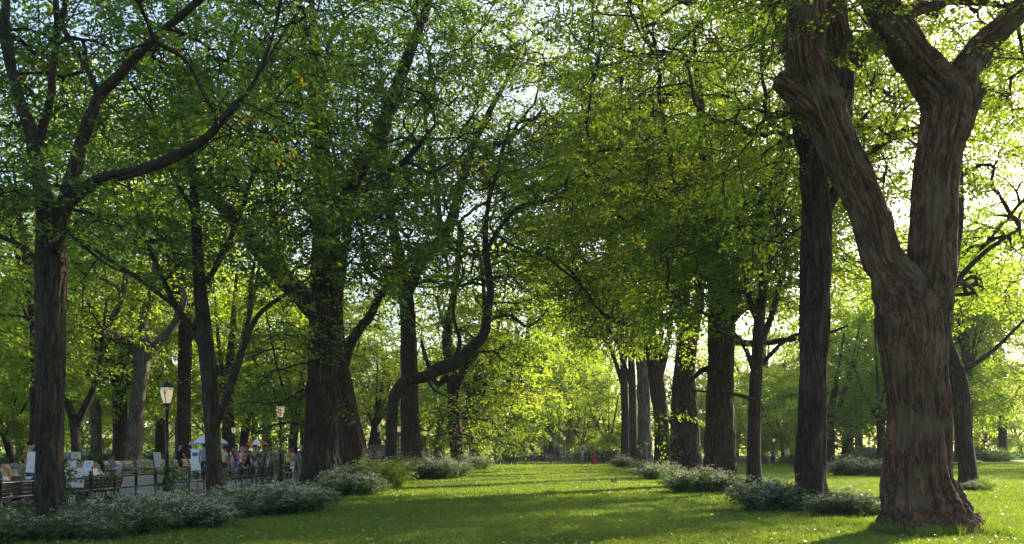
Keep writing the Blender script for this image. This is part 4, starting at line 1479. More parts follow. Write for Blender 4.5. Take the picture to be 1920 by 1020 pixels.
for px, d, lab in ((1388, 97, 'dark bench on the far path left of the young tree'), (1432, 97, 'dark bench on the far path beside the seated visitor'), (1002, 106, 'dark bench before the stone terrace')):
    o = copy_tree(b0)
    o.location = pos(px, d)
    o.rotation_euler.z = .15
    tag(o, lab, 'bench')
    o['group'] = 'benches by the far paths'


def make_lamp():
    root = empty('street_lamp')
    b = MB()
    b.lathe([(.2, 0), (.2, .1), (.17, .13), (.16, .55), (.19, .6), (.17, .66), (.1, .74), (.085, .8)], ns=8)
    b.build('base', M['iron'], root, smooth=False)
    b = MB()
    b.lathe([(.07, .78), (.06, 1.6), (.052, 2.72), (.085, 2.74), (.085, 2.79), (.055, 2.82), (.055, 2.88), (.12, 2.93), (.12, 2.96)], ns=10)
    b.build('shaft', M['iron'], root)
    b = MB()
    for k in range(4):
        a = k * math.pi / 2 + .4
        P = [(r * math.cos(a), r * math.sin(a), z) for r, z in ((.115, 2.95), (.15, 3.02), (.195, 3.15), (.228, 3.3), (.235, 3.42))]
        b.tube(P, [.013] * 5, 5, cap=False)
        for sgn in (-1, 1):
            Q = [(.232 * math.cos(a + sgn * t), .232 * math.sin(a + sgn * t), z) for t, z in ((0, 3.2), (.25, 3.34), (.55, 3.41), (.78, 3.36))]
            b.tube(Q, [.009] * 4, 4, cap=False)
    lf = b.build('lantern', M['iron'], root)
    b = MB()
    b.lathe([(.10, 2.955), (.135, 3.02), (.18, 3.15), (.215, 3.3), (.225, 3.4), (.21, 3.45)], ns=16)
    b.build('glass', M['lamp_glass'], lf)
    b = MB()
    b.lathe([(.245, 3.43), (.245, 3.47), (.2, 3.53), (.13, 3.58), (.05, 3.61), (.03, 3.64), (.035, 3.67), (.015, 3.72)], ns=16)
    b.build('cap', M['iron'], lf)
    return root


l0 = None
for px, d, s, lab in ((313, 27.6, 1, 'tall black lamp post nearest the camera with a warm glowing lantern'), (526, 39.6, 1, 'black lamp post overgrown with climbing leaves left of the massive elm'), (672, 58, 1, 'lamp peeping out right of the leaning broad trunk'),
                      (748, 73, 1, 'black lamp between the bowed trunk and the upright elm'), (797, 92, 1, 'black lamp right of the upright elm'), (686, 118, 1, 'far lamp left of the bronze statue'), (722, 124, 1, 'far lamp right of the bronze statue'),
                      (438, 78, 1, 'lamp above the crowd just right of the slender forked tree'), (541, 90, 1, 'lamp above the crowd left of the massive elm'), (315, 68, 1, 'lamp hidden behind the tallest black lamp post'), (194, 108, 1, 'far lamp left of the gnarled grey tree'),
                      (212, 128, 1, 'most distant lamp left of the gnarled grey tree'), (1032, 104, .85, 'slim lamp above the low end fence'), (1058, 122, .95, 'pale lamp over the stone terrace'), (1223, 150, 1, 'tiny far lamp between the grey trunk and dark elm'), (1451, 104, .82, 'far lamp by the path right of the young tree'), (1629, 120, 1, 'far lamp left of the largest elm')):
    o = l0 = make_lamp() if l0 is None else copy_tree(l0)
    o.location = pos(px, d)
    o.rotation_euler.z = rb.uniform(0, 1.5)
    o.scale = (s * .88, s * .88, s)
    tag(o, lab, 'street lamp', 'park lamp posts')

# climbing leaves on fence and lamp
def vine(px, d, h, r, n, label, seed):
    rng = np.random.default_rng(seed)
    p = pos(px, d)
    root = empty('climbing_vine', p, 0, label, 'vine')
    z = h * rng.random(n) ** 1.1
    a = rng.uniform(0, 6.28, n)
    rr = r * (1 - .6 * z / h) * rng.random(n) ** .5
    O = np.column_stack([rr * np.cos(a), rr * np.sin(a), z + .05])
    V, t = sprays(O, O * [1, 1, .3] + rng.normal(0, .3, (n, 3)) * [1, 1, .3], 9, .085, rng, size=2.6)
    link('leaves', leaf_mesh('leaves', V, t), M['leaf_dark'], root)
    b = MB()
    for k in range(4):
        q = np.linspace(0, 1, 9)
        b.tube(np.column_stack([.09 * np.cos(q * 7 + k * 1.6), .09 * np.sin(q * 7 + k * 1.6), q * h]), np.full(9, .008), 4, cap=False)
    b.build('stem', M['bark'], root, bark=True)


vine(313, 27.4, 1.0, .4, 60, 'climbing leaves round the foot of the nearest lamp post', 1)
vine(527, 39.4, 2.3, .45, 110, 'vine climbing the lamp post left of the massive elm', 2)
vine(505, 38.2, 1.9, .7, 120, 'bushy vine on the fence in front of the crowd', 3)
vine(122, 21.6, 1.15, .35, 60, 'vine on the fence post right of the nearest elm', 4)
vine(203, 24.2, 1.1, .35, 50, 'vine on the fence right of the seated man in white', 5)
vine(345, 29, .9, .4, 45, 'vine on the fence below the man in black', 6)
vine(420, 32.6, .8, .4, 40, 'vine on the fence beside the slender forked tree', 7)

# ================================================================== figures
def skin_mesh(V, E, rad, sub=1):
    me = bpy.data.meshes.new('tmp')
    me.from_pydata([tuple(v) for v in V], E, [])
    ob = bpy.data.objects.new('tmp', me)
    COL.objects.link(ob)
    ob.modifiers.new('s', 'SKIN')
    for i, r in enumerate(rad):
        rr = r if isinstance(r, tuple) else (r, r)
        me.skin_vertices[0].data[i].radius = rr
        me.skin_vertices[0].data[i].use_root = i == 0
    if sub:
        m = ob.modifiers.new('u', 'SUBSURF')
        m.levels = m.render_levels = sub
    dg = bpy.context.evaluated_depsgraph_get()
    out = bpy.data.meshes.new_from_object(ob.evaluated_get(dg))
    bpy.data.objects.remove(ob)
    bpy.data.meshes.remove(me)
    out.polygons.foreach_set('use_smooth', np.ones(len(out.polygons), bool))
    return out


class Sk:
    def __init__(self):
        self.V, self.E, self.Rr = [], [], []

    def n(self, p, r, par=None):
        self.V.append(tuple(p))
        self.Rr.append(r)
        if par is not None:
            self.E.append((par, len(self.V) - 1))
        return len(self.V) - 1

    def mesh(self, sub=1):
        return skin_mesh(self.V, self.E, self.Rr, sub)


def pose_joints(pose, arms):
    J = {'pel': (0, 0, .95), 'wai': (0, 0, 1.08), 'che': (0, -.01, 1.29), 'nba': (0, .012, 1.46), 'nec': (0, .005, 1.53), 'hed': (0, -.012, 1.63), 'top': (0, .0, 1.70), 'nos': (0, -.105, 1.60)}
    for s, k in ((-1, 'r'), (1, 'l')):
        J['hip' + k] = (.09 * s, 0, .90)
        kn, an, to = (.10 * s, -.015, .50), (.105 * s, .02, .09), (.12 * s, -.14, .035)
        if pose == 'walk':
            f = s
            kn = (.095 * s, -.14 * f - .04, .52)
            an = (.10 * s, -.26 * f + .06 if f > 0 else .33, .09 if f > 0 else .17)
            to = (.11 * s, an[1] - .15, .04)
        if pose == 'sit':
            J['hip' + k] = (.09 * s, 0, .50)
            kn, an, to = (.12 * s, -.42, .50), (.12 * s, -.40, .09), (.13 * s, -.56, .035)
        J['kne' + k], J['ank' + k], J['toe' + k] = kn, an, to
        J['sho' + k] = (.175 * s, .01, 1.405)
        el, wr, hd = (.23 * s, .03, 1.13), (.235 * s, -.04, .88), (.235 * s, -.06, .80)
        if arms == 'hold' or (arms == 'one' and s > 0):
            el, wr, hd = (.23 * s, .02, 1.14), (.10 * s, -.24, 1.18), (.045 * s, -.28, 1.22)
        if arms == 'swing':
            el, wr, hd = (.23 * s, .06 * s + .02, 1.14), (.24 * s, .16 * s - .06, .91), (.24 * s, .18 * s - .09, .83)
        if arms == 'lap':
            el, wr, hd = (.22 * s, -.03, 1.12), (.13 * s, -.26, 1.08), (.08 * s, -.33, 1.07)
        J['elb' + k], J['wri' + k], J['han' + k] = el, wr, hd
    if pose == 'sit':
        for k in J:
            if k[:3] in ('pel', 'wai', 'che', 'nba', 'nec', 'hed', 'top', 'nos', 'sho', 'elb', 'wri', 'han'):
                x, y, z = J[k]
                z -= .42
                t = max(0, z - .55)
                J[k] = (x, y - t * .12 + .02, z)
    return {k: np.array(v, float) for k, v in J.items()}


_cache = {}


def body_mesh(pose, arms):
    key = ('b', pose, arms)
    if key in _cache:
        return _cache[key]
    J = pose_joints(pose, arms)
    s = Sk()
    pel = s.n(J['pel'], (.135, .1))
    wai = s.n(J['wai'], (.12, .09), pel)
    che = s.n(J['che'], (.14, .1), wai)
    nb = s.n(J['nba'], .06, che)
    ne = s.n(J['nec'], .052, nb)
    he = s.n(J['hed'], (.078, .092), ne)
    s.n(J['top'], (.062, .07), he)
    s.n(J['nos'], .014, he)
    for q in (-1, 1):
        s.n(J['hed'] + [.083 * q, .015, -.005], .016, he)
    for k in 'rl':
        h = s.n(J['hip' + k], .085, pel)
        m = s.n((J['hip' + k] + J['kne' + k]) / 2, .075, h)
        kn = s.n(J['kne' + k], .052, m)
        c = s.n(J['kne' + k] * .65 + J['ank' + k] * .35 + [0, .012, 0], .052, kn)
        an = s.n(J['ank' + k], .034, c)
        s.n(J['toe' + k], .032, an)
        sh = s.n(J['sho' + k], .055, che)
        el = s.n(J['elb' + k], .04, sh)
        wr = s.n(J['wri' + k], .026, el)
        pa = s.n(J['wri' + k] * .4 + J['han' + k] * .6, (.034, .02), wr)
        v = J['han' + k] - J['wri' + k]
        v /= np.linalg.norm(v)
        side = np.cross(v, [1, 0, 0])
        side /= np.linalg.norm(side) + 1e-9
        curl = np.cross(side, v) * (-1 if k == 'r' else 1)
        for i in range(4):
            b = J['han' + k] + side * (.024 - .016 * i)
            L = (.072, .082, .076, .058)[i]
            f1 = s.n(b, .0095, pa)
            f2 = s.n(b + v * L * .55 - curl * .008, .0085, f1)
            s.n(b + v * L * .95 - curl * .026, .0075, f2)
        t1 = s.n(J['wri' + k] * .55 + J['han' + k] * .45 + side * .036, .011, wr)
        s.n(J['han' + k] + side * .052 + v * .012, .009, t1)
    me = s.mesh(1)
    _cache[key] = me
    return me


def shirt_mesh(pose, arms, long_):
    key = ('s', pose, arms, long_)
    if key not in _cache:
        J = pose_joints(pose, arms)
        s = Sk()
        wai = s.n(J['wai'], (.145, .115))
        s.n(J['pel'] + [0, 0, -.03], (.15, .12), wai)
        che = s.n(J['che'], (.16, .125), wai)
        s.n(J['nba'] - [0, 0, .015], .072, che)
        for k in 'rl':
            sh = s.n(J['sho' + k], .072, che)
            if long_:
                el = s.n(J['elb' + k], .056, sh)
                s.n(J['wri' + k] * .9 + J['elb' + k] * .1, .042, el)
            else:
                s.n(J['sho' + k] * .38 + J['elb' + k] * .62, .064, sh)
        _cache[key] = s.mesh(1)
    return _cache[key]


def legs_mesh(pose, kind):
    key = ('l', pose, kind)
    if key not in _cache:
        J = pose_joints(pose, 'down')
        s = Sk()
        pel = s.n(J['pel'] + [0, 0, -.01], (.148, .115))
        s.n(J['pel'] + [0, 0, .09], (.132, .105), pel)
        for k in 'rl':
            h = s.n(J['hip' + k], .098, pel)
            m = s.n((J['hip' + k] + J['kne' + k]) / 2, .09, h)
            if kind == 'shorts':
                s.n(J['hip' + k] * .15 + J['kne' + k] * .85, .082, m)
            else:
                kn = s.n(J['kne' + k], .07, m)
                s.n(J['ank' + k] + [0, 0, .02], .056, kn)
        _cache[key] = s.mesh(1)
    return _cache[key]


def dress_mesh():
    if 'dress' not in _cache:
        b = MB()
        b.lathe([(.27, .05), (.235, .4), (.2, .75), (.165, .95), (.135, 1.1), (.155, 1.28), (.14, 1.36)], ns=18)
        V = b.V[-1]
        b.V[-1] = V * [1.05, .82, 1] + np.column_stack([.015 * np.sin(np.arctan2(V[:, 1], V[:, 0]) * 7) * (V[:, 2] < .9), V[:, 2] * 0, V[:, 2] * 0])
        _cache['dress'] = b.mesh('dress')
    return _cache['dress']


def shoes_mesh(pose):
    key = ('f', pose)
    if key not in _cache:
        J = pose_joints(pose, 'down')
        b = MB()
        for k in 'rl':
            a, t = J['ank' + k], J['toe' + k]
            b.tube([a + [0, .035, -.03], a * .5 + t * .5 + [0, .02, -.005], t + [0, -.03, -.002]], [.045, .048, .04], 8)
        _cache[key] = b.mesh('shoes')
    return _cache[key]


def hair_mesh(pose, kind):
    key = ('h', pose, kind)
    if key not in _cache:
        J = pose_joints(pose, 'down')
        c = J['hed'] + [0, .016, .03]
        b = MB()
        ns, nr = 16, 9
        th = np.linspace(0, 2 * np.pi, ns, endpoint=False)
        rows = []
        for i in range(nr):
            f = i / (nr - 1)
            row = []
            for t in th:
                front = max(0.0, -math.sin(t))
                lo = -.35 + 1.0 * front ** .7        # hair line: high at the brow, low at the nape
                el = math.pi / 2 * (1 - f) + lo * f
                r = .104 if kind != 'cap' else .11
                row.append((r * .92 * math.cos(el) * math.cos(t), r * 1.06 * math.cos(el) * math.sin(t), r * 1.02 * math.sin(el)))
            rows.append(row)
        V = np.array(rows).reshape(-1, 3)
        V = V * (1 + .04 * pnoise(V * 30, 2)[:, None]) + c
        i = np.arange(nr - 1)[:, None] * ns
        j = np.arange(ns)[None, :]
        j2 = (j + 1) % ns
        b.add(V, [np.stack([i + j, i + ns + j, i + ns + j2, i + j2], -1).reshape(-1, 4)])
        if kind == 'cap':
            b.tube([c + [0, -.09, .03], c + [0, -.19, .012]], [.075, .06], 10, smooth=False)
            b.V[-1][:, 2] = c[2] + .03 + (b.V[-1][:, 2] - c[2] - .03) * .12
        if kind in ('long', 'tail'):
            w_ = .066 if kind == 'long' else .035
            b.tube([c + [0, .05, -.0], c + [0, .085, -.1], c + [0, .09, -.22], c + [0, .08, -.34]], [w_, w_, w_ * .9, w_ * .4], 10)
        if kind == 'beard':
            b.tube([c + [-.07, -.06, -.09], c + [0, -.105, -.13], c + [.07, -.06, -.09]], [.022, .04, .022], 8)
        _cache[key] = b.mesh('hair')
    return _cache[key]


def eyes_mesh(pose):
    key = ('e', pose)
    if key not in _cache:
        J = pose_joints(pose, 'down')
        b = MB()
        for q in (-1, 1):
            b.ball(J['hed'] + [.033 * q, -.086, .012], (.013, .008, .008), 8, 5)
        b.tube([J['hed'] + [-.026, -.084, -.066], J['hed'] + [0, -.09, -.068], J['hed'] + [.026, -.084, -.066]], [.005, .008, .005], 6)
        _cache[key] = b.mesh('face')
    return _cache[key]


_cm = {}


def cloth(c):
    if c not in _cm:
        _cm[c] = plain('cloth_%d' % len(_cm), c, rough=.85, noise=.15, scale=7, spec=.2)
    return _cm[c]


SKIN = {'a': plain('skin_light', (.42, .25, .18), rough=.55, noise=.05), 'b': plain('skin_brown', (.17, .09, .055), rough=.5, noise=.05), 'c': plain('skin_tan', (.30, .17, .11), rough=.55, noise=.05)}
HAIRC = {'k': (.012, .01, .009), 'b': (.05, .03, .018), 'g': (.3, .29, .27), 'y': (.25, .16, .07)}


def person(px, d, h, rz, label, shirt, low, lowc, pose='stand', arms='down', skin='c', hair='short', hc='k', long_=False, shoe=(.05, .05, .05), group=None, tilt=0.0, z=0.0):
    p = pos(px, d)
    root = empty('person', (p[0], p[1], z), rz, label, 'person', group)
    s = h / 1.75
    root.scale = (s, s, s)
    root.rotation_euler.x = tilt
    link('body', body_mesh(pose, arms), SKIN[skin], root)
    link('face', eyes_mesh(pose), cloth((.03, .02, .02)), root)
    link('hair' if hair != 'cap' else 'cap', hair_mesh(pose, hair), cloth(HAIRC.get(hc, hc) if isinstance(hc, str) else hc), root)
    if low == 'dress':
        link('dress', dress_mesh(), cloth(lowc), root)
    else:
        link('shirt', shirt_mesh(pose, arms, long_), cloth(shirt), root)
        link('shorts' if low == 'shorts' else 'trousers', legs_mesh(pose, low), cloth(lowc), root)
    link('shoes', shoes_mesh(pose), cloth(shoe), root)
    return root


PI = math.pi
BLK, NAVY, JEAN, GREY, WHT = (.012, .012, .014), (.02, .03, .06), (.14, .19, .27), (.16, .19, .23), (.6, .6, .58)
DKG, PINK, BRN, YEL, BLU, MAR, LBL, BEI, RED = (.05, .06, .05), (.55, .05, .16), (.11, .085, .06), (.55, .42, .12), (.04, .11, .26), (.16, .02, .03), (.25, .33, .45), (.45, .37, .27), (.45, .02, .025)
# the promenade
person(338, 46, 1.9, PI / 2 + .9, 'man in a black tee and black shorts walking away beside the tall lamp', BLK, 'shorts', BLK, 'walk', 'swing', 'c', hair='short')
person(383, 45.5, 1.84, PI, 'man in a grey blue tee standing before the vendor cart', GREY, 'long', BLK, arms='down', skin='c')
person(421, 47, 1.72, PI - .5, 'person in a pale yellow top partly behind the slender tree', (.5, .4, .2), 'long', NAVY, arms='one')
person(431, 50, 1.6, .4, 'seated person in a pale pink top behind the fence', (.6, .42, .42), 'long', NAVY, 'sit', 'lap', 'a', 'long', 'b')
person(443, 47, 1.8, .5, 'man in a dark grey shirt and jeans with a black beard', (.05, .06, .07), 'long', JEAN, 'walk', 'swing', 'c', 'beard')
person(453, 45, 1.68, .1, 'grey haired visitor in a bright pink tee with a lanyard', PINK, 'long', BLK, arms='hold', skin='a', hair='short', hc='g')
person(465, 48, 1.78, -.1, 'man all in black wearing a dark cap', BLK, 'long', BLK, arms='down', skin='b', hair='cap', hc='k')
person(477, 45.5, 1.76, .0, 'man in a brown jacket and light jeans holding a camera', BRN, 'long', (.25, .3, .36), arms='hold', skin='c', long_=True)
person(495, 47, 1.74, -.4, 'person in a dark green top and shorts behind the fence vine', DKG, 'shorts', NAVY, 'walk', 'swing', 'b')
person(509, 46, 1.78, .15, 'bearded man in a light grey tee with dark straps', (.3, .3, .3), 'long', (.25, .22, .2), arms='one', skin='c', hair='beard')
person(530, 47, 1.84, PI - .3, 'tall man in a blue tee right of the overgrown lamp', BLU, 'long', NAVY, arms='hold', skin='c')
person(542, 45, 1.66, .3, 'woman in a yellow shirt carrying a light bag', YEL, 'long', BLK, arms='one', skin='c', hair='long', hc='b')
person(556, 45.5, 1.68, PI, 'woman with long dark hair in a grey top seen from behind', (.22, .24, .28), 'long', JEAN, arms='down', skin='c', hair='long', long_=True)
person(564, 49, 1.8, PI - .6, 'man in a dark jacket at the edge of the massive elm', (.03, .025, .03), 'long', NAVY, long_=True, skin='a', hair='short', hc='g')
for px, d, h, rz, lab, c1, c2, kw in [
    (438, 58, 1.7, .3, 'woman in a white top behind the crowd left of the striped umbrella', WHT, JEAN, dict(hair='long', hc='b', skin='a')),
    (459, 56, 1.72, 2.6, 'person in cream behind the pink tee', BEI, BRN, dict(skin='a', hc='y')),
    (486, 57, 1.75, -.8, 'man in a white shirt under the red and white umbrella', WHT, NAVY, dict(skin='c')),
    (516, 58, 1.7, 1.2, 'person in a pale blue shirt at the back of the crowd', LBL, BRN, dict(skin='a', hair='long', hc='y')),
    (521, 62, 1.75, 3.0, 'white shirted man furthest back in the crowd', WHT, BLK, dict(skin='c', hc='b')),
    (549, 60, 1.72, .6, 'person in maroon at the back of the crowd', MAR, JEAN, dict(skin='b')),
    (570, 60, 1.74, 2.2, 'person in beige half hidden by the massive elm', BEI, JEAN, dict(skin='a', hc='b')),
    (684, 90, 1.74, .4, 'distant man in a white shirt right of the leaning broad trunk', WHT, NAVY, dict(skin='c')),
    (691, 88, 1.7, 2.8, 'distant person in a light blue shirt seen from behind', LBL, NAVY, dict(skin='a', hc='b')),
    (699, 91, 1.66, .2, 'distant woman in maroon in front of the statue', MAR, BLK, dict(skin='c', hair='long')),
    (711, 90, 1.68, -.5, 'distant person in beige in front of the statue', BEI, BRN, dict(skin='a', hc='y')),
    (718, 89, 1.76, 1.0, 'distant man in bright blue right of the statue', (.05, .16, .4), NAVY, dict(skin='c')),
    (742, 96, 1.74, .3, 'distant person in pale grey left of the upright elm', (.4, .42, .44), JEAN, dict(skin='a')),
    (752, 94, 1.7, 2.9, 'distant person in white left of the upright elm', WHT, LBL, dict(skin='a', hair='long', hc='y')),
    (793, 98, 1.7, .1, 'distant person in white just right of the upright elm', WHT, JEAN, dict(skin='a', hc='b')),
    (801, 100, 1.7, 1.3, 'distant person in pink beside the far lamp', (.5, .2, .22), BLK, dict(skin='c', hair='long')),
    (809, 97, 1.76, -.3, 'distant man in light blue right of the far lamp', LBL, BRN, dict(skin='c')),
    (815, 101, 1.68, 2.4, 'distant person in orange brown in the far crowd', (.3, .1, .03), NAVY, dict(skin='b')),
    (823, 98, 1.72, .7, 'distant person in red in the far crowd', (.35, .05, .04), BLK, dict(skin='c')),
    (831, 100, 1.7, -1.0, 'distant person in grey at the end of the far crowd', GREY, JEAN, dict(skin='a', hc='b')),
    (1039, 112, 1.72, 2.9, 'person in dark clothes before the terrace, closer to the slim lamp', NAVY, NAVY, dict(skin='b', long_=True)),
    (1046, 112, 1.7, -2.8, 'person in black with a brown head before the terrace monument', BLK, NAVY, dict(skin='b', long_=True)),
    (1092, 106, 1.72, .2, 'person in white and blue beside the terrace end', WHT, LBL, dict(skin='a', arms='hold')),
    (1158, 108, 1.7, .5, 'person in a white hat behind the pale shrubs', (.3, .4, .5), NAVY, dict(skin='a', hair='cap', hc=(.6, .6, .6))),
    (1448, 100, 1.78, -1.3, 'man in dark clothes walking by the far path lamp', (.14, .07, .05), BLK, dict(pose='walk', arms='swing', skin='c')),
    (1474, 99, 1.78, .3, 'man in a white shirt and shorts on the far path', WHT, (.3, .26, .2), dict(pose='walk', arms='swing', skin='a', low='shorts', hc='b'))]:
    low = kw.pop('low', 'long')
    person(px, d, h, rz, lab, c1, low, c2, **kw)
person(1432, 96.6, 1.7, .3, 'person in black seated on the far path bench', BLK, 'long', BLK, 'sit', 'lap', 'c')
person(1113, 93.4, 1.62, PI - .5, 'woman in a long red dress at the end fence', RED, 'dress', RED, skin='c', hair='long', hc='b')
person(1121, 93.6, 1.68, PI + .4, 'man in a dark suit beside the woman in red', NAVY, 'long', NAVY, long_=True, skin='c')
# by the portrait stall
person(30, 20.6, 1.62, -PI / 2 - .2, 'woman in a grey cap and dark top seated at the near fence', (.03, .03, .035), 'long', BLK, 'sit', 'lap', 'a', 'cap', (.12, .12, .14))
person(14, 20.3, 1.6, -PI / 2 + .4, 'person in pale pink seated at the near fence left of the woman in a cap', (.6, .45, .42), 'long', GREY, 'sit', 'lap', 'a', 'long', 'y')
person(174, 24.6, 1.74, -PI / 2 - .3, 'dark haired man in a white shirt seated before the drawing boards', (.62, .6, .54), 'long', BRN, 'sit', 'lap', 'c', 'short', long_=True)
person(190, 25.6, 1.66, -PI / 2, 'person with black hair sitting behind the man in white', (.3, .3, .3), 'long', BLK, 'sit', 'lap', 'c', 'long')
person(58, 24.6, 1.8, PI - .6, 'man in a dark red shirt standing behind the white board', (.2, .015, .03), 'long', NAVY, arms='hold', skin='c')
person(117, 23.6, 1.7, PI / 2 + .5, 'person in black sitting beside the nearest elm', BLK, 'long', BLK, 'sit', 'lap', 'c')
person(210, 51.3, 1.7, PI / 2, 'person in a blue grey jacket and cap reading on an outer bench', (.10, .15, .2), 'long', LBL, 'sit', 'lap', 'b', 'cap', long_=True)
person(32, 21.0, 1.0, 0, None, BLK, 'long', BLK) if False else None

# things people carry
def backpack(px, d, z, rz, c, label, s=1.0):
    root = empty('backpack', (*pos(px, d)[:2], z), rz, label, 'backpack')
    b = MB()
    b.ball((0, 0, .22), (.17, .11, .25), 12, 9)
    b.build('bag', cloth(c), root)
    b = MB()
    b.ball((0, .09, .13), (.12, .06, .11), 10, 7)
    b.build('pocket', cloth(c), root)
    for q in (-1, 1):
        b = MB()
        b.tube([(.1 * q, -.04, .45), (.11 * q, -.16, .46), (.11 * q, -.22, .3), (.1 * q, -.08, .06)], [.018] * 4, 6)
        b.build('strap', cloth(c), root)
    root.scale = (s, s, s)


a_ = PI / 2 + .9
q_ = pos(338, 46)
backpack(338 + 0.17 * math.cos(a_ + PI / 2) / 46 * F, 46 + .2 * math.sin(a_ + PI / 2), 1.04, a_, (.014, .014, .018), 'black backpack on the man in the black tee')
b = MB()
root = empty('shoulder_bag', (*pos(546, 44.8)[:2], .62), 0, 'pale cream bag hanging by the woman in yellow', 'bag')
b.box((0, 0, .16), (.3, .1, .32))
b.build('bag', cloth((.55, .5, .38)), root, smooth=False)
b = MB()
b.tube([(-.11, 0, .3), (-.08, 0, .5), (.08, 0, .5), (.11, 0, .3)], [.01] * 4, 6)
b.build('handle', cloth((.4, .34, .24)), root)
root = empty('camera', (*(pos(477, 45.5) + [0, -.34, 0])[:2], 1.22), 0, 'black camera held by the man in the brown jacket', 'camera')
b = MB()
b.box((0, 0, 0), (.14, .06, .09))
b.box((0, 0, .055), (.06, .05, .03))
b.build('camera_body', M['iron'], root, smooth=False)
b = MB()
b.tube([(0, -.03, 0), (0, -.12, 0)], [.038, .036], 10, smooth=False)
b.build('lens', M['iron'], root)
root = empty('lanyard', (*(pos(453, 45) + [0, -.15, 0])[:2], 1.0), .1, 'white lanyard and badge on the pink tee', 'lanyard')
b = MB()
b.tube([(-.05, .05, .38), (-.02, 0, .2), (0, -.015, .1), (.02, 0, .2), (.05, .05, .38)], [.008] * 5, 5)
b.build('cord', M['paper'], root)
b = MB()
b.box((0, -.02, .03), (.09, .01, .13))
b.build('badge', M['paper'], root, smooth=False)

# ================================================================== vendor carts
def umbrella(px, d, z, r, cols, label, rim=None, rz=0.0):
    root = empty('parasol', (*pos(px, d)[:2], 0), rz, label, 'umbrella')
    b = MB()
    b.tube([(0, 0, .3), (0, 0, z - .02)], [.022, .02], 8, smooth=False)
    b.build('pole', M['white_paint'], root)
    n = 8
    for k in range(n):
        a0, a1 = 2 * PI * k / n, 2 * PI * (k + 1) / n
        rows = []
        for i in range(7):
            f = i / 6
            for j in range(5):
                a = a0 + (a1 - a0) * j / 4
                sag = 1 - .06 * f * math.sin(PI * j / 4)
                rows.append((r * f * sag * math.cos(a), r * f * sag * math.sin(a), z - .46 * f ** 1.7 * r / .95))
        i = np.arange(6)[:, None] * 5
        j = np.arange(4)[None, :]
        b = MB()
        b.add(rows, [np.stack([i + j, i + 5 + j, i + 6 + j, i + 1 + j], -1).reshape(-1, 4)])
        cp = b.build('canopy_panel', cloth(cols[k % len(cols)]), root)
        if rim:
            b = MB()
            P = [(r * 1.0 * (1 - .06 * math.sin(PI * j / 4)) * math.cos(a0 + (a1 - a0) * j / 4), r * (1 - .06 * math.sin(PI * j / 4)) * math.sin(a0 + (a1 - a0) * j / 4), z - .46 * r / .95) for j in range(5)]
            V = np.array(P + [(x * 1.015, y * 1.015, q - .1) for x, y, q in P])
            b.add(V, [np.array([[m, m + 1, m + 6, m + 5] for m in range(4)])])
            b.build('valance', cloth(rim), cp)
    b = MB()
    b.lathe([(.02, z - .02), (.03, z + .02), (.01, z + .1)], ns=8)
    b.build('finial', M['white_paint'], root)


def cart(px, d, w_, h0, label, rz=0.0):
    root = empty('vendor_cart', (*pos(px, d)[:2], 0), rz, label, 'vendor cart')
    b = MB()
    b.box((0, 0, (.32 + h0) / 2), (w_, .8, h0 - .32))
    bd_ = b.build('body', M['white_paint'], root, smooth=False)
    b = MB()
    b.box((0, 0, h0 + .02), (w_ + .1, .9, .035))
    b.build('counter', M['steel'], root, smooth=False)
    for x in (-w_ * .33, w_ * .33):
        b = MB()
        b.tube([(x, -.43, .2), (x, -.36, .2)], [.2, .2], 14, smooth=False)
        b.build('wheel', M['iron'], root)
    for k in range(4):
        b = MB()
        b.box((-w_ * .36 + k * w_ * .24, -.405, h0 - .25 - .32 * (k % 2)), (w_ * .18, .012, .2))
        b.build('picture_panel', M['blue_panel'] if k % 2 == 0 else cloth((.5, .3, .15)), bd_, smooth=False)
    b = MB()
    b.box((w_ * .45, -.1, h0 + .3), (.18, .05, .56))
    sb_ = b.build('sign_board', M['white_board'], root, smooth=False)
    b = MB()
    b.box((w_ * .45, -.13, h0 + .4), (.12, .01, .14))
    b.build('picture_panel', cloth((.4, .05, .04)), sb_, smooth=False)


cart(391, 48.5, 1.6, 1.55, 'white vendor cart with picture panels behind the slender tree')
umbrella(391, 48.5, 2.4, 1.0, [(.5, .14, .08), (.6, .55, .5)], 'red and white parasol with a blue rim over the left cart', rim=(.08, .35, .5), rz=.2)
cart(483, 61, 1.4, 1.1, 'second white vendor cart hidden in the crowd')
umbrella(482, 60.5, 2.26, .78, [(.55, .07, .03), (.7, .68, .64)], 'orange red and white parasol above the crowd', rz=.6)

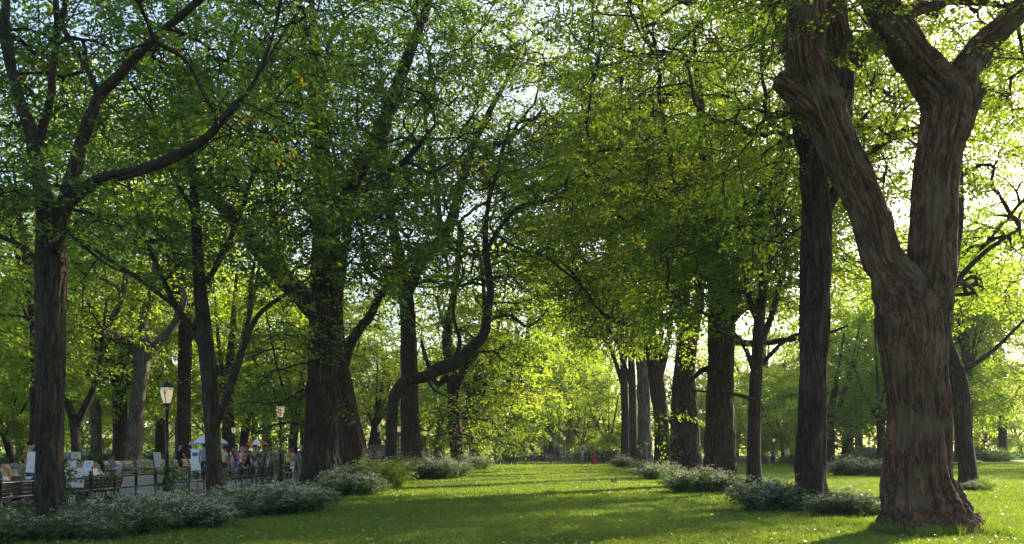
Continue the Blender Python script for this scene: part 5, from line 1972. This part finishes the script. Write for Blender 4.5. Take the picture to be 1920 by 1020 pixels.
# ================================================================== portrait stall
def board(px, d, z0, w_, h_, rz, tilt, label, marks, mat='white_board'):
    p = pos(px, d)
    root = empty('drawing_board', (p[0], p[1], z0), rz, label, 'drawing board')
    c, s = math.cos(tilt), math.sin(tilt)
    rot = [[1, 0, 0], [0, c, s], [0, -s, c]]
    f = lambda x, y, z: np.array(rot) @ np.array([x, y, z])
    b = MB()
    b.box(f(0, 0, h_ / 2), (w_, .02, h_), rot)
    pn_ = b.build('panel', M[mat], root, smooth=False)
    for (x, z, rx, rz_, m, k) in marks:
        b = MB()
        if k == 'e':
            q = np.linspace(0, 2 * PI, 16, endpoint=False)
            V = np.array([f(x + rx * math.cos(t), -.013 - .001 * len(pn_.children), z + rz_ * math.sin(t)) for t in q])
            b.add(V, [np.arange(16)[None, :]])
        else:
            P = [f(x + rx * math.cos(t), -.014, z + rz_ * math.sin(t)) for t in np.linspace(k[0], k[1], 10)]
            b.tube(P, [.006] * 10, 4, smooth=False)
        b.build('drawing', M[m], pn_, smooth=False)
    for q in (-1, 1):
        b = MB()
        b.tube([f(q * w_ * .4, .01, h_ * .8), (q * w_ * .45, .25, -z0)], [.012, .012], 5, smooth=False)
        b.build('leg', M['slat_dark'], root)
    b = MB()
    b.tube([f(0, .012, .02), (0, -.06, -z0)], [.012, .012], 5, smooth=False)
    b.build('leg', M['slat_dark'], root)


FACE = [(0, .26, .13, .19, 'ink', 'e'), (0, .235, .095, .14, 'ink_soft', 'e'), (-.035, .26, .018, .008, 'ink', 'e'), (.035, .26, .018, .008, 'ink', 'e'), (0, .19, .03, .01, 'ink', 'e'), (0, .225, .012, .02, 'ink', (3.6, 5.8))]
SWIRL = [(-.08, .25, .1, .12, 'ink_soft', (0, 5)), (.1, .22, .09, .1, 'ink_soft', (1, 6)), (0, .36, .16, .06, 'ink', (0, 4)), (0, .1, .17, .05, 'ink_soft', (.4, 3.4)), (.05, .28, .05, .09, 'ink', (2, 6))]
board(61, 22.6, .98, .36, .52, -.1, .16, 'tall white blank board left of the nearest elm', [(0, .1, .1, .04, 'ink_soft', (0, 3))])
board(59, 21.9, .40, .34, .5, -.05, .12, 'pencil portrait of a dark haired face below the white board', FACE)
board(137, 23.2, .58, .5, .5, .2, .2, 'grey drawing with loose swirling lines right of the nearest elm', SWIRL, 'ink_soft' if False else 'white_board')
board(128, 24.6, .9, .38, .36, .1, .2, 'small dark sketch board behind the swirling drawing', SWIRL[:3])
board(157, 24.2, .78, .34, .5, -.5, .35, 'white tilted price board beside the man in white', [(0, .43, .1, .012, 'ink', 'e'), (0, .38, .12, .008, 'ink_soft', 'e'), (0, .33, .11, .008, 'ink_soft', 'e')])
board(299, 47.5, .5, .42, .95, .9, .28, 'tall white display stand left of the tall lamp', [])
board(142, 60, .9, .6, .5, .1, .1, 'small pale picture on a stand behind the nearest elm', [(0, .25, .15, .1, 'ink_soft', 'e')])

# ================================================================== monument, terrace, stones
p = pos(707, 104)
root = empty('statue', p, -.15, 'dark bronze seated figure on a reddish pedestal behind the crowd', 'statue')
b = MB()
b.box((0, 0, .1), (2.1, 2.1, .2))
b.box((0, 0, .28), (1.8, 1.8, .16))
b.box((0, 0, 1.15), (1.45, 1.45, 1.58))
b.box((0, 0, 2.0), (1.7, 1.7, .12))
b.box((0, 0, 2.1), (1.55, 1.55, .08))
b.build('pedestal', M['granite'], root, smooth=False)
f = link('figure', body_mesh('sit', 'lap'), M['bronze'], root)
f.location = (0, .05, 2.14)
f.scale = (1.4, 1.4, 1.4)
f = link('cloak', shirt_mesh('sit', 'lap', True), M['bronze'], root)
f.location = (0, .05, 2.14)
f.scale = (1.5, 1.5, 1.4)
b = MB()
b.lathe([(.5, 0), (.48, .3), (.42, .62), (.3, .72)], (0, .02, 2.14), 14)
b.build('draped_seat', M['bronze'], root)

p = pos(1052, 120)
root = empty('stone_terrace', p, 0, 'low grey stone wall with a coping beyond the end fence', 'wall')
b = MB()
b.box((0, 0, .45), (4.4, .4, .9))
b.build('wall', M['stone'], root, smooth=False)
b = MB()
b.box((0, 0, .96), (4.6, .52, .12))
b.build('coping', M['stone'], root, smooth=False)
for k in range(6):
    b = MB()
    b.box((-1.85 + .74 * k, -.205, .45), (.5, .02, .5))
    b.build('panel', M['rock'], root, smooth=False)
root = empty('stone_monument', pos(1049, 123), 0, 'small tapering grey monument rising behind the terrace wall', 'monument')
b = MB()
b.lathe([(1.3, 0), (1.3, .3), (.95, .35), (.8, 1.2), (.66, 1.75), (.8, 1.8), (.8, 1.95), (.55, 2.1), (.3, 2.25)], ns=4)
b.build('shaft', M['stone'], root, smooth=False)
root = empty('stone_post', pos(918, 92), .1, 'pale stone post at the left end of the low end fence', 'post')
b = MB()
b.box((0, 0, .48), (.62, .5, .96))
b.build('shaft', M['stone'], root, smooth=False)
b = MB()
b.box((0, 0, 1.01), (.74, .6, .1))
b.build('cap', M['stone'], root, smooth=False)


def rock(px, d, s, label, seed):
    b = MB()
    b.ball((0, 0, 0), 1.0, 28, 18)
    V = b.V[-1]
    V *= (1 + .35 * pnoise(V * 1.3 + seed, seed) + .15 * pnoise(V * 3.1 + seed, seed))[:, None]
    b.V[-1] = V * s + [0, 0, s[2] * .25]
    o = b.build('boulder', M['rock'], smooth=False)
    o.location = pos(px, d)
    tag(o, label, 'rock')


rock(165, 112, (3.4, 2.0, 1.3), 'broad grey rock outcrop beyond the outer benches', 3)
rock(215, 118, (2.4, 1.6, 1.2), 'smaller grey rock right of the broad outcrop', 4)
rock(1622, 125, (2.4, 1.5, 1.5), 'tan grey rock beyond the sunlit white shrub clump', 6)

# ================================================================== small things on the lawn
def squirrel():
    s = Sk()
    b = s.n((0, 0, .07), (.05, .055))
    c = s.n((-.06, 0, .105), (.04, .045), b)
    n = s.n((-.095, 0, .145), .026, c)
    h = s.n((-.125, 0, .165), (.028, .03), n)
    s.n((-.165, 0, .152), .012, h)
    for q in (-1, 1):
        s.n((-.115, .017 * q, .2), .008, h)
        k = s.n((-.015, .045 * q, .05), .03, b)
        s.n((-.05, .05 * q, .012), .013, k)
        f = s.n((-.085, .025 * q, .07), .014, c)
        s.n((-.105, .025 * q, .015), .009, f)
    t = s.n((.06, 0, .05), .02, b)
    t = s.n((.095, 0, .1), .034, t)
    t = s.n((.085, 0, .17), .042, t)
    t = s.n((.105, 0, .225), .036, t)
    s.n((.14, 0, .235), .018, t)
    me = s.mesh(2)
    o = link('squirrel', me, M['fur'])
    o.location = pos(1151, gd(905.5))
    o.scale = (1.15, 1.15, 1.15)
    tag(o, 'grey brown squirrel with a raised bushy tail on the sunlit strip of lawn', 'squirrel')


squirrel()
rng = np.random.default_rng(4)
b = MB()
b.ball((0, 0, .03), (.1, .07, .035), 10, 6)
b.V[-1] = b.V[-1] * (1 + .4 * pnoise(b.V[-1] * 18, 3)[:, None])
o = b.build('crumpled_paper', M['paper'], smooth=False)
o.location = pos(955, gd(890))
tag(o, 'scrap of white paper lying on the far lawn', 'litter')
